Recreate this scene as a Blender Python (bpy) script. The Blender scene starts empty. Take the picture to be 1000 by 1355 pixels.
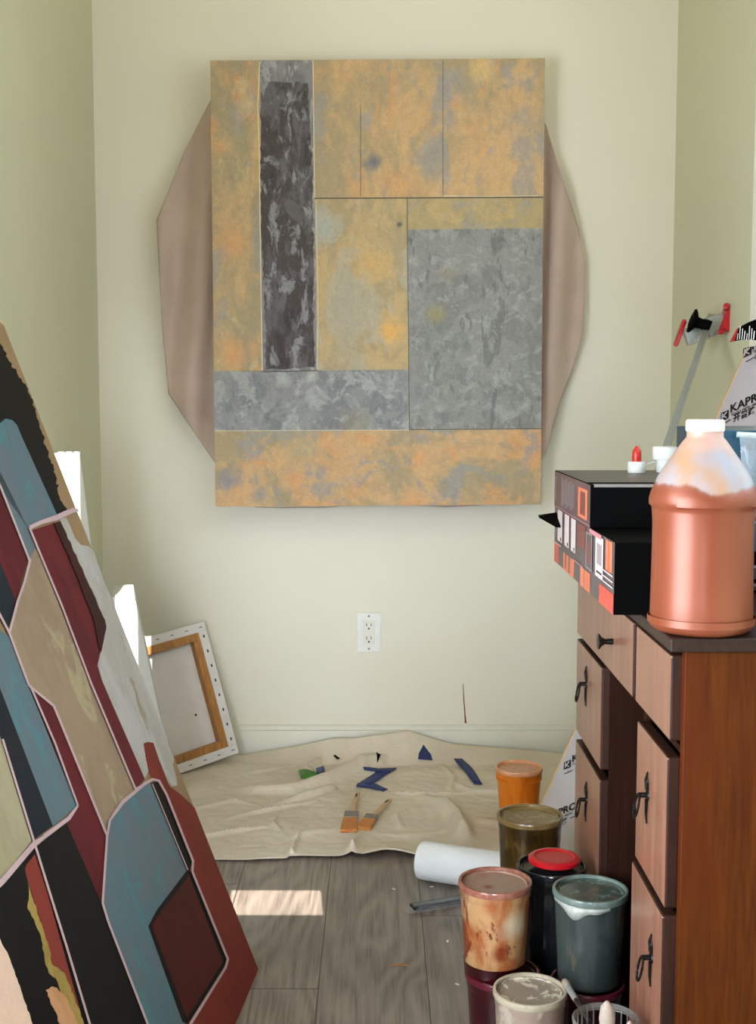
import bpy, bmesh, math, random
from mathutils import Vector, Matrix, noise
random.seed(7)
C = bpy.context.scene.collection
SC = bpy.context.scene
R = math.radians

# ------------------------------------------------------------------ camera
FPX, CAMH, PITCH = 1650.0, 1.018, R(5.15)
cam_d = bpy.data.cameras.new('camera'); cam = bpy.data.objects.new('camera', cam_d); C.objects.link(cam)
cam_d.sensor_fit = 'HORIZONTAL'; cam_d.sensor_width = 36; cam_d.lens = FPX / 1000 * 36
cam_d.clip_start = 0.05
cam.location = (0, 0, CAMH); cam.rotation_euler = (R(90) - PITCH, 0, 0)
SC.camera = cam

# ------------------------------------------------------------------ world, sun, daylight, added fills
SC.view_settings.view_transform = 'Standard'; SC.view_settings.look = 'None'
SC.view_settings.exposure = 0.0; SC.view_settings.gamma = 1.0
SC.view_settings.use_curve_mapping = False
world = bpy.data.worlds.new('world'); SC.world = world; world.use_nodes = True
bg = world.node_tree.nodes['Background']
bg.inputs['Color'].default_value = (0.80, 0.90, 1.0, 1); bg.inputs['Strength'].default_value = 1.0

SUN_EL, SUN_AZ = R(34), R(5)
sun_dir = Vector((-math.sin(SUN_AZ) * math.cos(SUN_EL), math.cos(SUN_AZ) * math.cos(SUN_EL), -math.sin(SUN_EL)))
sd = bpy.data.lights.new('sun', 'SUN'); sd.energy = 18; sd.color = (1.0, 0.94, 0.86); sd.angle = R(0.12)
so = bpy.data.objects.new('sun', sd); C.objects.link(so); so.rotation_euler = sun_dir.to_track_quat('-Z', 'Y').to_euler()

def area(name, loc, target, sx, sy, power, col, spread=math.pi):
    d = bpy.data.lights.new(name, 'AREA'); d.shape = 'RECTANGLE'; d.size = sx; d.size_y = sy
    d.energy = power; d.color = col
    o = bpy.data.objects.new(name, d); C.objects.link(o); o.location = loc
    o.rotation_euler = (Vector(target) - Vector(loc)).to_track_quat('-Z', 'Y').to_euler()
    d.spread = spread; return o
area('daylight_left_window', (-0.97, 0.80, 0.92), (0.0, 1.25, 0.85), 1.35, 1.1, 96, (0.80, 0.89, 1.0))
area('daylight_right_window', (1.02, 1.45, 1.55), (0.0, 1.75, 1.3), 1.6, 1.0, 15, (0.82, 0.92, 1.0))
area('rear_low_fill', (-0.15, -0.28, 0.70), (-0.05, 3.5, 0.50), 0.4, 0.35, 2.0, (0.84, 0.92, 1.0), R(34))  # added low fill to brighten the lower back wall; no window there
area('warm_upper_fill', (0.0, 0.4, 2.75), (0.0, 3.5, 1.75), 0.5, 0.4, 3.2, (1.0, 0.82, 0.56), R(80))  # added warm fill for the upper back wall, no fixture behind it

# ------------------------------------------------------------------ geometry helpers
Fv = Vector((0, math.cos(PITCH), -math.sin(PITCH))); Rv = Vector((1, 0, 0)); Uv = Vector((0, math.sin(PITCH), math.cos(PITCH)))
CO = Vector((0, 0, CAMH))
def ray(px, py): return Fv + Rv * ((px - 500) / FPX) - Uv * ((py - 677.5) / FPX)
def pt(px, py, X=None, Y=None, Z=None):
    d = ray(px, py)
    if Y is not None: k = Y / d.y
    elif Z is not None: k = (Z - CAMH) / d.z
    else: k = X / d.x
    return CO + d * k
def on_plane(px, py, P0, N):
    d = ray(px, py); return CO + d * ((P0 - CO).dot(N) / d.dot(N))

def tag(o, label=None, cat=None, group=None, kind=None):
    if label: o['label'] = label
    if cat: o['category'] = cat
    if group: o['group'] = group
    if kind: o['kind'] = kind
    return o
def thing(name, label, cat, loc=(0, 0, 0), rotz=0, group=None):
    o = bpy.data.objects.new(name, None); C.objects.link(o); o.location = loc; o.rotation_euler = (0, 0, rotz)
    o.empty_display_size = 0.05
    return tag(o, label, cat, group)
def obj(name, bm, mats, parent=None, smooth=False, bevel=0, world=False):
    if not isinstance(mats, (list, tuple)): mats = [mats]
    bmesh.ops.recalc_face_normals(bm, faces=bm.faces)
    if world and parent is not None:
        bmesh.ops.transform(bm, matrix=parent.matrix_basis.inverted(), verts=bm.verts)
    me = bpy.data.meshes.new(name); bm.to_mesh(me); bm.free()
    for m in mats: me.materials.append(m)
    o = bpy.data.objects.new(name, me); C.objects.link(o)
    if parent is not None: o.parent = parent
    if smooth:
        for p in me.polygons: p.use_smooth = True
        try: me.set_sharp_from_angle(angle=R(38))
        except Exception: pass
    if bevel:
        md = o.modifiers.new('bevel', 'BEVEL'); md.width = bevel; md.segments = 3; md.limit_method = 'ANGLE'; md.angle_limit = R(40)
    return o
def struct(name, bm, m, **k): return tag(obj(name, bm, m, **k), kind='structure')
def BM(): return bmesh.new()
def add_box(bm, lo, hi, mi=0, mat=None):
    c = [Vector((x, y, z)) for x in (lo[0], hi[0]) for y in (lo[1], hi[1]) for z in (lo[2], hi[2])]
    if mat: c = [mat @ v for v in c]
    vs = [bm.verts.new(v) for v in c]
    for f in ((0, 1, 3, 2), (4, 6, 7, 5), (0, 4, 5, 1), (2, 3, 7, 6), (0, 2, 6, 4), (1, 5, 7, 3)):
        fc = bm.faces.new([vs[i] for i in f]); fc.material_index = mi
    return vs
def box(lo, hi): b = BM(); add_box(b, lo, hi); return b
def add_hexa(bm, c, mi=0):   # 8 corners: bottom 4 ccw, top 4 ccw
    vs = [bm.verts.new(v) for v in c]
    for f in ((0, 3, 2, 1), (4, 5, 6, 7), (0, 1, 5, 4), (1, 2, 6, 5), (2, 3, 7, 6), (3, 0, 4, 7)):
        bm.faces.new([vs[i] for i in f]).material_index = mi
def add_lathe(bm, prof, n=48, cx=0, cy=0, mi=0, closed=False, sx=1, sy=1, mat=None):
    rings = []
    for r, z in prof:
        if r < 1e-6:
            v = Vector((cx, cy, z)); rings.append([bm.verts.new(mat @ v if mat else v)]); continue
        ring = []
        for i in range(n):
            a = 2 * math.pi * i / n
            v = Vector((cx + r * sx * math.cos(a), cy + r * sy * math.sin(a), z))
            ring.append(bm.verts.new(mat @ v if mat else v))
        rings.append(ring)
    for a, b in zip(rings, rings[1:]):
        if len(a) == 1 and len(b) == 1: continue
        for i in range(n):
            j = (i + 1) % n
            if len(a) == 1: f = bm.faces.new((a[0], b[j], b[i]))
            elif len(b) == 1: f = bm.faces.new((a[i], a[j], b[0]))
            else: f = bm.faces.new((a[i], a[j], b[j], b[i]))
            f.material_index = mi
def add_tube(bm, pts, r, n=10, mi=0, cap=True):
    pts = [Vector(p) for p in pts]; rings = []
    rr = r if isinstance(r, (list, tuple)) else [r] * len(pts)
    up = Vector((0.13, 0.31, 0.94))
    for i, p in enumerate(pts):
        t = (pts[min(i + 1, len(pts) - 1)] - pts[max(i - 1, 0)]).normalized()
        a = t.cross(up); a = a.normalized() if a.length > 1e-4 else t.cross(Vector((1, 0, 0))).normalized()
        b = t.cross(a).normalized()
        rings.append([bm.verts.new(p + (a * math.cos(2 * math.pi * k / n) + b * math.sin(2 * math.pi * k / n)) * rr[i]) for k in range(n)])
    for A, B in zip(rings, rings[1:]):
        for k in range(n):
            bm.faces.new((A[k], A[(k + 1) % n], B[(k + 1) % n], B[k])).material_index = mi
    if cap:
        bm.faces.new(rings[0]).material_index = mi; bm.faces.new(rings[-1][::-1]).material_index = mi
def add_bar(bm, a, b, w, t, side, mi=0):
    """rectangular bar from a to b, width w along 'side', thickness t across"""
    a = Vector(a); b = Vector(b); d = (b - a).normalized(); s = Vector(side); s = (s - d * s.dot(d)).normalized(); n = d.cross(s)
    c = [a - s * w / 2 - n * t / 2, a + s * w / 2 - n * t / 2, a + s * w / 2 + n * t / 2, a - s * w / 2 + n * t / 2]
    c += [v + (b - a) for v in c]; add_hexa(bm, c, mi)
def frame_mat(o, x, y, z):
    m = Matrix((x, y, z)).transposed().to_4x4(); m.translation = o; return m
def add_poly_px(bm, pts, P0, N, off, mi):
    vs = [bm.verts.new(on_plane(x, y, P0, N) + N * off) for x, y in pts]
    es = [bm.edges.new((vs[i], vs[(i + 1) % len(vs)])) for i in range(len(vs))]
    r = bmesh.ops.triangle_fill(bm, use_beauty=True, use_dissolve=True, edges=es, normal=N)
    for g in r['geom']:
        if isinstance(g, bmesh.types.BMFace): g.material_index = mi
def add_line_px(bm, pts, w, P0, N, off, mi):
    q = [Vector((x, y)) for x, y in pts]
    L, Rr = [], []
    for i, p in enumerate(q):
        d0 = (q[i] - q[i - 1]).normalized() if i else (q[1] - q[0]).normalized()
        d1 = (q[i + 1] - q[i]).normalized() if i < len(q) - 1 else d0
        d = (d0 + d1); d = d.normalized() if d.length > 1e-5 else d0
        n = Vector((-d.y, d.x)); ww = (w[i] if isinstance(w, (list, tuple)) else w) / 2 / max(0.5, n.dot(Vector((-d0.y, d0.x))))
        L.append(p + n * ww); Rr.append(p - n * ww)
    a = [bm.verts.new(on_plane(v.x, v.y, P0, N) + N * off) for v in L]
    b = [bm.verts.new(on_plane(v.x, v.y, P0, N) + N * off) for v in Rr]
    for i in range(len(q) - 1):
        bm.faces.new((a[i], a[i + 1], b[i + 1], b[i])).material_index = mi
def rough_poly(pts, amp=1.2, step=5, seed=0):
    out = []; rnd = random.Random(seed)
    for i, p in enumerate(pts):
        a = Vector(p); b = Vector(pts[(i + 1) % len(pts)]); L = (b - a).length; n = max(1, int(L / step))
        nn = Vector((-(b - a).y, (b - a).x)).normalized() if L > 0 else Vector((0, 0))
        for k in range(n):
            q = a + (b - a) * k / n
            if k: q = q + nn * rnd.uniform(-amp, amp)
            out.append((q.x, q.y))
    return out
def add_text(bm, body, fn, size, mi=0, bold=0):
    """fn maps 2-D text coordinates (text height about 1) to a world point"""
    cu = bpy.data.curves.new('t', 'FONT'); cu.body = body; cu.size = size; cu.resolution_u = 3; cu.offset = bold
    o = bpy.data.objects.new('t', cu); C.objects.link(o)
    dg = bpy.context.evaluated_depsgraph_get(); dg.update()
    me = bpy.data.meshes.new_from_object(o.evaluated_get(dg))
    vs = [bm.verts.new(fn(v.co.x, v.co.y)) for v in me.vertices]
    for p in me.polygons:
        try: bm.faces.new([vs[i] for i in p.vertices]).material_index = mi
        except ValueError: pass
    bpy.data.objects.remove(o); bpy.data.meshes.remove(me); bpy.data.curves.remove(cu)
def px_text(bm, body, x, y, size, ang, P0, N, off, mi, sxx=1.0, bold=0):
    ca, sa = math.cos(R(ang)), math.sin(R(ang))
    def fn(u, v):
        u *= sxx
        return on_plane(x + u * ca, y - u * sa - v, P0, N) + N * off     # uprights stay upright
    add_text(bm, body, fn, size, mi, bold)

# ------------------------------------------------------------------ materials
def lin(c):
    c = [x / 255 for x in c]
    return tuple([(x / 12.92 if x <= 0.04045 else ((x + 0.055) / 1.055) ** 2.4) for x in c] + [1.0])
class NT:
    def __init__(s, name):
        s.m = bpy.data.materials.new(name); s.m.use_nodes = True; s.t = s.m.node_tree; s.b = s.t.nodes['Principled BSDF']
    def n(s, k, **p):
        x = s.t.nodes.new(k)
        for a, v in p.items(): setattr(x, a, v)
        return x
    def l(s, a, b): s.t.links.new(a, b)
    def coords(s, scale=(1, 1, 1), src='Object', rot=(0, 0, 0), loc=(0, 0, 0)):
        tc = s.n('ShaderNodeTexCoord'); mp = s.n('ShaderNodeMapping'); s.l(tc.outputs[src], mp.inputs[0])
        mp.inputs['Scale'].default_value = scale; mp.inputs['Rotation'].default_value = rot; mp.inputs['Location'].default_value = loc
        return mp.outputs[0]
    def noise(s, vec, scale, detail=4, rough=0.6, dist=0):
        x = s.n('ShaderNodeTexNoise'); s.l(vec, x.inputs['Vector']); x.inputs['Scale'].default_value = scale
        x.inputs['Detail'].default_value = detail; x.inputs['Roughness'].default_value = rough; x.inputs['Distortion'].default_value = dist
        return x.outputs['Fac']
    def ramp(s, fac, a, b, ca=(0, 0, 0, 1), cb=(1, 1, 1, 1)):
        x = s.n('ShaderNodeValToRGB'); s.l(fac, x.inputs[0]); e = x.color_ramp.elements
        e[0].position = a; e[1].position = b; e[0].color = ca; e[1].color = cb
        return x.outputs[0]
    def mix(s, fac, a, b, mode='MIX'):
        x = s.n('ShaderNodeMix', data_type='RGBA', blend_type=mode)
        for v, i in ((fac, 0), (a, 6), (b, 7)):
            if hasattr(v, 'links'): s.l(v, x.inputs[i])
            else: x.inputs[i].default_value = v
        return x.outputs[2]
    def math(s, op, a, b=None, clamp=False):
        x = s.n('ShaderNodeMath', operation=op, use_clamp=clamp)
        for v, i in ((a, 0), (b, 1)):
            if v is None: continue
            if hasattr(v, 'links'): s.l(v, x.inputs[i])
            else: x.inputs[i].default_value = v
        return x.outputs[0]
    def bump(s, h, strength=0.2, dist=0.002):
        x = s.n('ShaderNodeBump'); s.l(h, x.inputs['Height']); x.inputs['Strength'].default_value = strength; x.inputs['Distance'].default_value = dist
        s.l(x.outputs[0], s.b.inputs['Normal'])
    def set(s, col=None, rough=None, metal=None, **k):
        if col is not None:
            if hasattr(col, 'links'): s.l(col, s.b.inputs['Base Color'])
            else: s.b.inputs['Base Color'].default_value = col
        if rough is not None:
            if hasattr(rough, 'links'): s.l(rough, s.b.inputs['Roughness'])
            else: s.b.inputs['Roughness'].default_value = rough
        if metal is not None: s.b.inputs['Metallic'].default_value = metal
        for a, v in k.items(): s.b.inputs[a.replace('_', ' ')].default_value = v
        return s.m
def plain(name, c, rough=0.5, metal=0, var=0.10, scale=60, bump=0.0, **k):
    t = NT(name); v = t.coords(); f = t.noise(v, scale)
    col = lin(c); dk = tuple([x * (1 - var) for x in col[:3]] + [1]); lt = tuple([min(1, x * (1 + var)) for x in col[:3]] + [1])
    t.set(t.ramp(f, 0.3, 0.7, dk, lt), rough, metal, **k)
    if bump: t.bump(f, bump, 0.001)
    return t.m
def patchy(name, base, layers, rough=0.75, fine=0.15, bump=0.3, blobs=(), P0=None, spec=0.5):
    """layers: (colour, scale vector, noise scale, lo, hi, strength)"""
    t = NT(name); col = lin(base)
    for i, (c, sv, sc, lo, hi, st) in enumerate(layers):
        f = t.ramp(t.noise(t.coords(sv, loc=(i * 3.1, i * 1.7, i * 5.3)), sc, 9, 0.68, 0.5), .5 + (lo - .5) * .62, .5 + (hi - .5) * .62)
        col = t.mix(t.math('MULTIPLY', f, st), col, lin(c))
    for i, (c, p, rad, st) in enumerate(blobs):
        tc = t.n('ShaderNodeTexCoord'); d = t.n('ShaderNodeVectorMath', operation='DISTANCE')
        t.l(tc.outputs['Object'], d.inputs[0]); d.inputs[1].default_value = p
        w = t.math('MULTIPLY', t.noise(t.coords((1, 1, 0.6), loc=(i, 0, 0)), 26, 5), rad * 1.8)
        s_ = t.math('ADD', d.outputs['Value'], w)
        f = t.ramp(t.math('DIVIDE', s_, rad * 2.0), 0.55, 0.95, (1, 1, 1, 1), (0, 0, 0, 1))
        col = t.mix(t.math('MULTIPLY', f, st), col, lin(c))
    g = t.noise(t.coords((1, 1, 1)), 420, 3, 0.7)
    h = t.noise(t.coords((1, 1, 0.7)), 70, 8, 0.75)
    gg = t.math('MULTIPLY', t.math('ADD', g, h), 0.5)
    v = t.ramp(gg, 0.3, 0.7, (1 - fine * 2,) * 3 + (1,), (1 + fine,) * 3 + (1,))
    col = t.mix(1.0, col, v, 'MULTIPLY')
    t.set(col, rough, Specular_IOR_Level=spec); t.bump(gg, bump, 0.0015)
    return t.m

def wall_mat(name, c):
    t = NT(name); v = t.coords(); f = t.noise(v, 1.3, 2); g = t.noise(v, 160, 3, 0.6)
    c1 = lin(c); c2 = lin([x * 0.975 for x in c])
    t.set(t.ramp(f, 0.35, 0.65, c2, c1), 0.55); t.bump(g, 0.12, 0.001); return t.m
M_wall = wall_mat('wall_paint', (228, 224, 206))
M_wside = wall_mat('side_wall_shade', (210, 208, 176))  # greener tint, darkened so the colour carries the side walls' shade
M_base = wall_mat('baseboard_paint', (226, 224, 208))
M_ceil = wall_mat('ceiling_paint', (206, 190, 158))
M_casing = plain('casing_white', (240, 238, 226), 0.4, var=0.02)

def floor_mat():
    t = NT('plank_floor')
    tc = t.n('ShaderNodeTexCoord'); sep = t.n('ShaderNodeSeparateXYZ'); t.l(tc.outputs['Object'], sep.inputs[0])
    PW, PL = 0.19, 1.25
    u = t.math('DIVIDE', t.math('ADD', sep.outputs['X'], 0.1045 + 10 * PW), PW); pi = t.math('FLOOR', u); fu = t.math('FRACT', u)
    off = t.math('FRACT', t.math('MULTIPLY', pi, 0.377))
    v = t.math('ADD', t.math('DIVIDE', t.math('ADD', sep.outputs['Y'], 9.93), PL), off); pj = t.math('FLOOR', v); fv = t.math('FRACT', v)
    cmb = t.n('ShaderNodeCombineXYZ'); t.l(pi, cmb.inputs[0]); t.l(pj, cmb.inputs[1])
    wn = t.n('ShaderNodeTexWhiteNoise', noise_dimensions='2D'); t.l(cmb.outputs[0], wn.inputs[0])
    # grain, shifted per plank
    ad = t.n('ShaderNodeVectorMath', operation='ADD'); t.l(tc.outputs['Object'], ad.inputs[0])
    ms = t.n('ShaderNodeVectorMath', operation='SCALE'); t.l(wn.outputs['Color'], ms.inputs[0]); ms.inputs['Scale'].default_value = 7; t.l(ms.outputs[0], ad.inputs[1])
    mp = t.n('ShaderNodeMapping'); t.l(ad.outputs[0], mp.inputs[0]); mp.inputs['Scale'].default_value = (1, 0.16, 1)
    nz = t.noise(mp.outputs[0], 5.0, 3, 0.5, 0.3)
    rings = t.math('ABSOLUTE', t.math('SUBTRACT', t.math('FRACT', t.math('MULTIPLY', nz, 17.0)), 0.5))
    rg = t.ramp(rings, 0.02, 0.42)
    mp2 = t.n('ShaderNodeMapping'); t.l(ad.outputs[0], mp2.inputs[0]); mp2.inputs['Scale'].default_value = (1, 0.035, 1)
    fine = t.noise(mp2.outputs[0], 190, 4, 0.7)
    big = t.noise(tc.outputs['Object'], 3.0, 3)
    c = t.mix(t.ramp(fine, 0.33, 0.68), lin((98, 87, 79)), lin((152, 139, 129)))
    c = t.mix(t.math('MULTIPLY', rg, 0.55), lin((152, 138, 122)), c) if False else t.mix(t.math('MULTIPLY', t.math('SUBTRACT', 1.0, rg), 0.45), c, lin((178, 164, 150)))
    c = t.mix(t.math('MULTIPLY', t.ramp(big, 0.45, 0.7), 0.35), c, lin((90, 86, 84)))
    tint = t.math('ADD', t.math('MULTIPLY', wn.outputs['Value'], 0.22), 0.87)
    c = t.mix(1.0, c, t.ramp(tint, 0, 1), 'MULTIPLY')
    e1 = t.math('LESS_THAN', fu, 0.010); e2 = t.math('LESS_THAN', fv, 0.0020)
    gap = t.math('MAXIMUM', e1, e2)
    c = t.mix(gap, c, lin((48, 40, 34)))
    t.set(c, t.ramp(fine, 0.2, 0.9, (0.30,) * 3 + (1,), (0.46,) * 3 + (1,)))
    t.bump(t.math('SUBTRACT', fine, gap), 0.12, 0.0015); return t.m
M_floor = floor_mat()

def fabric(name, c1, c2, wr=14, weave=900, sheen=True):
    t = NT(name); v = t.coords(); big = t.noise(v, 2.6, 5, 0.6, 0.6); stain = t.noise(v, 9, 5, 0.7)
    c = t.ramp(big, 0.3, 0.7, lin(c1), lin(c2))
    c = t.mix(t.math('MULTIPLY', t.ramp(stain, 0.62, 0.74), 0.25), c, lin([x * 0.8 for x in c1]))
    w = t.noise(v, weave, 2, 0.6)
    c = t.mix(1.0, c, t.ramp(w, 0.25, 0.75, (0.86,) * 3 + (1,), (1.08,) * 3 + (1,)), 'MULTIPLY')
    wr_ = t.noise(t.coords((1, 1.6, 1)), wr, 5, 0.62, 1.2)
    t.set(c, 0.9); t.bump(t.math('ADD', t.math('MULTIPLY', w, 0.04), wr_), 0.55, 0.006)
    return t.m
M_drop = fabric('drop_cloth_canvas', (208, 194, 172), (228, 217, 198))
M_linen = fabric('hanging_linen', (172, 152, 138), (192, 172, 156), 7)

def wood(name, dark, light, scale=30, axis='Z', rough=0.4, knots=0.4, coat=0.0, stain=None, spec=0.5):
    t = NT(name); sv = {'Z': (1, 1, 0.08), 'Y': (1, 0.08, 1), 'X': (0.08, 1, 1)}[axis]
    v = t.coords(sv); f = t.noise(v, scale * 4, 4, 0.65); g = t.noise(v, scale * 0.35, 3, 0.5, 1.0)
    r = t.math('FRACT', t.math('MULTIPLY', g, 9)); 
    c = t.mix(t.ramp(f, 0.3, 0.7), lin(dark), lin(light))
    c = t.mix(t.math('MULTIPLY', t.ramp(r, 0.0, 0.5), knots * 0.6), c, lin([x * 0.72 for x in dark]))
    if stain: c = t.mix(t.ramp(t.noise(t.coords((1, 1, 0.35)), 6, 3), 0.42, 0.68), c, lin(stain))
    t.set(c, rough, Specular_IOR_Level=spec); t.b.inputs['Coat Weight'].default_value = coat; t.b.inputs['Coat Roughness'].default_value = 0.25
    t.bump(f, 0.08, 0.001); return t.m
M_desk_side = wood('desk_side_wood', (66, 26, 3), (94, 46, 6), 26, 'Z', 0.5, 0.35, 0.0, (80, 30, 4), spec=0.15)
M_desk_face = wood('desk_drawer_wood', (128, 82, 62), (160, 110, 86), 16, 'Z', 0.34, 0.45, 0.35)
M_desk_dark = wood('desk_dark_wood', (34, 21, 16), (54, 34, 26), 26, 'Y', 0.45, 0.3, 0.0, spec=0.3)
M_drawer_edge = wood('desk_drawer_edge', (40, 20, 13), (62, 34, 24), 26, 'Z', 0.5, 0.3, spec=0.25)
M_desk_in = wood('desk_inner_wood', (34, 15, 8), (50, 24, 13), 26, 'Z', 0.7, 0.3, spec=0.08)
M_pine = wood('stretcher_pine', (150, 98, 44), (190, 134, 70), 26, 'Z', 0.6, 0.3)
M_handle = wood('brush_handle_wood', (196, 158, 116), (222, 188, 148), 40, 'X', 0.45, 0.2)
M_iron = plain('black_iron', (26, 24, 23), 0.38, 0.6, var=0.3, scale=200, bump=0.3)
M_black = plain('black_card', (3, 3, 3), 0.7, var=0.1, Specular_IOR_Level=0.04)
M_blackgloss = plain('black_gloss', (16, 17, 18), 0.18, var=0.3)
M_white = plain('white_plastic', (232, 232, 226), 0.35, var=0.03)
M_gesso = plain('primed_canvas', (222, 218, 214), 0.85, var=0.06, scale=14, bump=0.2)
M_gesso_edge = plain('primed_canvas_edge', (214, 214, 208), 0.8, var=0.04, scale=30)
M_dark_slot = plain('slot_black', (18, 18, 18), 0.6)
M_steel = plain('brushed_steel', (160, 162, 156), 0.35, 0.35, var=0.12, scale=120)
M_ferrule = plain('dull_ferrule', (128, 124, 116), 0.4, 0.7, var=0.15)
M_red = plain('red_plastic', (176, 14, 26), 0.3, var=0.08)
M_redcap = plain('red_cap', (190, 40, 22), 0.35, var=0.08)
M_bluetape = plain('blue_tape', (22, 42, 104), 0.55, var=0.2, scale=160, bump=0.3)
M_greentape = plain('green_tape', (58, 122, 22), 0.55, var=0.15)

# ------------------------------------------------------------------ room shell
WY, XL, XR, CZ, RY = 3.50, -0.778, 0.817, 3.15, -0.35
NL = 1.05          # the left wall of the nook begins here
struct('floor', box((XL - 0.12, RY, -0.05), (XR + 0.12, WY + 0.1, 0)), M_floor)
struct('ceiling', box((XL - 0.12, RY, CZ), (XR + 0.12, WY + 0.1, CZ + 0.1)), M_ceil)
b = BM(); add_box(b, (XL - 0.12, WY, 0), (XR + 0.12, WY + 0.12, CZ)); wb = struct('wall_back', b, M_wall)
LH_ = (0.12, 1.50, 0.36, 1.50)       # window opening in the left wall, outside the frame
def yz_wall(x0, x1, y0, y1, z0, z1, hs):
    b = BM(); ys = sorted({y0, y1, *[h[0] for h in hs], *[h[1] for h in hs]}); zs = sorted({z0, z1, *[h[2] for h in hs], *[h[3] for h in hs]})
    for i in range(len(ys) - 1):
        for j in range(len(zs) - 1):
            cy, cz = (ys[i] + ys[i + 1]) / 2, (zs[j] + zs[j + 1]) / 2
            if any(h[0] < cy < h[1] and h[2] < cz < h[3] for h in hs): continue
            add_box(b, (x0, ys[i], zs[j]), (x1, ys[i + 1], zs[j + 1]))
    return b
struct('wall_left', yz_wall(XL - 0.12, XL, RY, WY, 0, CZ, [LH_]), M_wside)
# right wall with a window whose casing just shows at the frame edge
WY0, WY1, WZ0, WZ1 = 0.60, 2.66, 1.02, 2.15
b = BM()
add_box(b, (XR, RY, 0), (XR + 0.12, WY, WZ0)); add_box(b, (XR, RY, WZ1), (XR + 0.12, WY, CZ))
add_box(b, (XR, WY1, WZ0), (XR + 0.12, WY, WZ1)); add_box(b, (XR, RY, WZ0), (XR + 0.12, WY0, WZ1))
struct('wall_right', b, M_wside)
b = BM(); cw = 0.07
add_box(b, (XR - 0.012, WY1, WZ0 - cw), (XR, WY1 + cw, WZ1 + cw)); add_box(b, (XR - 0.012, WY0 - cw, WZ0 - cw), (XR, WY0, WZ1 + cw))
add_box(b, (XR - 0.012, WY0, WZ1), (XR, WY1, WZ1 + cw)); add_box(b, (XR - 0.012, WY0, WZ0 - cw), (XR, WY1, WZ0))
struct('window_1', b, M_casing, bevel=0.003)
# unseen wall added behind the camera, slots cut to throw sun on chosen spots
def hole_for(X, Y, Z):
    k = (Y - RY) / sun_dir.y
    p = Vector((X, Y, Z)) - sun_dir * k; return p.x, p.z
holes = []
for (x0, x1, y0, z0, y1, z1) in ((-0.295, -0.118, pt(400, 1209, Z=0).y, 0.0, pt(400, 1182, Z=0).y, 0.0), (-0.775, -0.700, 2.92, 0.66, 2.92, 0.895), (-0.640, -0.59, 3.02, 0.36, 3.02, 0.66)):
    a = hole_for(x0, y0, z0); c = hole_for(x1, y1, z1)
    holes.append((min(a[0], c[0]), max(a[0], c[0]), min(a[1], c[1]) - .004, max(a[1], c[1]) + .018))
def wall_with_holes(x0, x1, z0, z1, y0, y1, hs):
    b = BM(); xs = sorted({x0, x1, *[h[0] for h in hs], *[h[1] for h in hs]}); zs = sorted({z0, z1, *[h[2] for h in hs], *[h[3] for h in hs]})
    for i in range(len(xs) - 1):
        for j in range(len(zs) - 1):
            cx, cz = (xs[i] + xs[i + 1]) / 2, (zs[j] + zs[j + 1]) / 2
            if any(h[0] < cx < h[1] and h[2] < cz < h[3] for h in hs): continue
            add_box(b, (xs[i], y0, zs[j]), (xs[i + 1], y1, zs[j + 1]))
    return b
struct('sun_gate_wall', wall_with_holes(XL - 0.12, XR + 0.12, 0, CZ + 0.1, RY - 0.012, RY, holes[:3]), plain('sun_gate_brown', (84, 74, 64), 0.8))  # added to gate the sun; dark brown holds down bounce light
# baseboards
def baseboard(name, lo, hi, lip):
    b = BM(); add_box(b, lo, hi); add_box(b, *lip); return struct(name, b, M_base, bevel=0.002)
baseboard('baseboard_back', (XL, WY - 0.014, 0), (XR, WY, 0.078), ((XL, WY - 0.009, 0.078), (XR, WY, 0.092)))
baseboard('baseboard_left', (XL, RY, 0), (XL + 0.014, WY - 0.014, 0.078), ((XL, RY, 0.078), (XL + 0.009, WY - 0.014, 0.092)))
baseboard('baseboard_right', (XR - 0.014, 1.0, 0), (XR, WY - 0.014, 0.078), ((XR - 0.009, 1.0, 0.078), (XR, WY - 0.014, 0.092)))
# dark red paint drip on the wall
b = BM(); PW = Vector((0, WY, 0)); NW = Vector((0, -1, 0))
add_line_px(b, [(612.5, 905), (613.5, 925), (615, 945), (616, 957)], [0.8, 1.4, 1.6, 2.4], PW, NW, 0.0006, 0)
obj('paint_drip', b, plain('drip_red', (98, 26, 20), 0.4), wb)

# outlet
def make_outlet():
    c = pt(488, 836.5, Y=WY); t = thing('wall_outlet', 'white double electrical outlet on the back wall below the big abstract painting', 'outlet', c)
    obj('cover_plate', box((-0.035, -0.006, -0.057), (0.035, 0, 0.057)), M_white, t, bevel=0.003)
    b = BM(); add_box(b, (-0.0168, -0.0085, -0.0335), (0.0168, -0.0055, 0.0335)); rc = obj('receptacle', b, plain('outlet_ivory', (226, 224, 214), 0.3, var=0.02), t, bevel=0.001)
    for z in (0.019, -0.019):
        b = BM()
        add_box(b, (-0.0075, -0.0092, z - 0.001), (-0.0052, -0.0084, z + 0.008)); add_box(b, (0.0052, -0.0092, z), (0.0075, -0.0084, z + 0.008))
        add_lathe(b, [(0, 0), (0.0028, 0), (0.0028, 0.0008), (0, 0.0008)], 14, mat=Matrix.Translation((0, -0.0084, z - 0.007)) @ Matrix.Rotation(R(90), 4, 'X'))
        obj('socket', b, M_dark_slot, rc)
    for z in (0.047, -0.047):
        b = BM(); add_lathe(b, [(0, 0), (0.0032, 0), (0.0028, 0.0012), (0, 0.0014)], 16, mat=Matrix.Translation((0, -0.006, z)) @ Matrix.Rotation(R(90), 4, 'X'))
        add_box(b, (-0.0026, -0.0078, z - 0.0004), (0.0026, -0.0072, z + 0.0004)); obj('screw', b, M_ferrule, t)
make_outlet()

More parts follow.
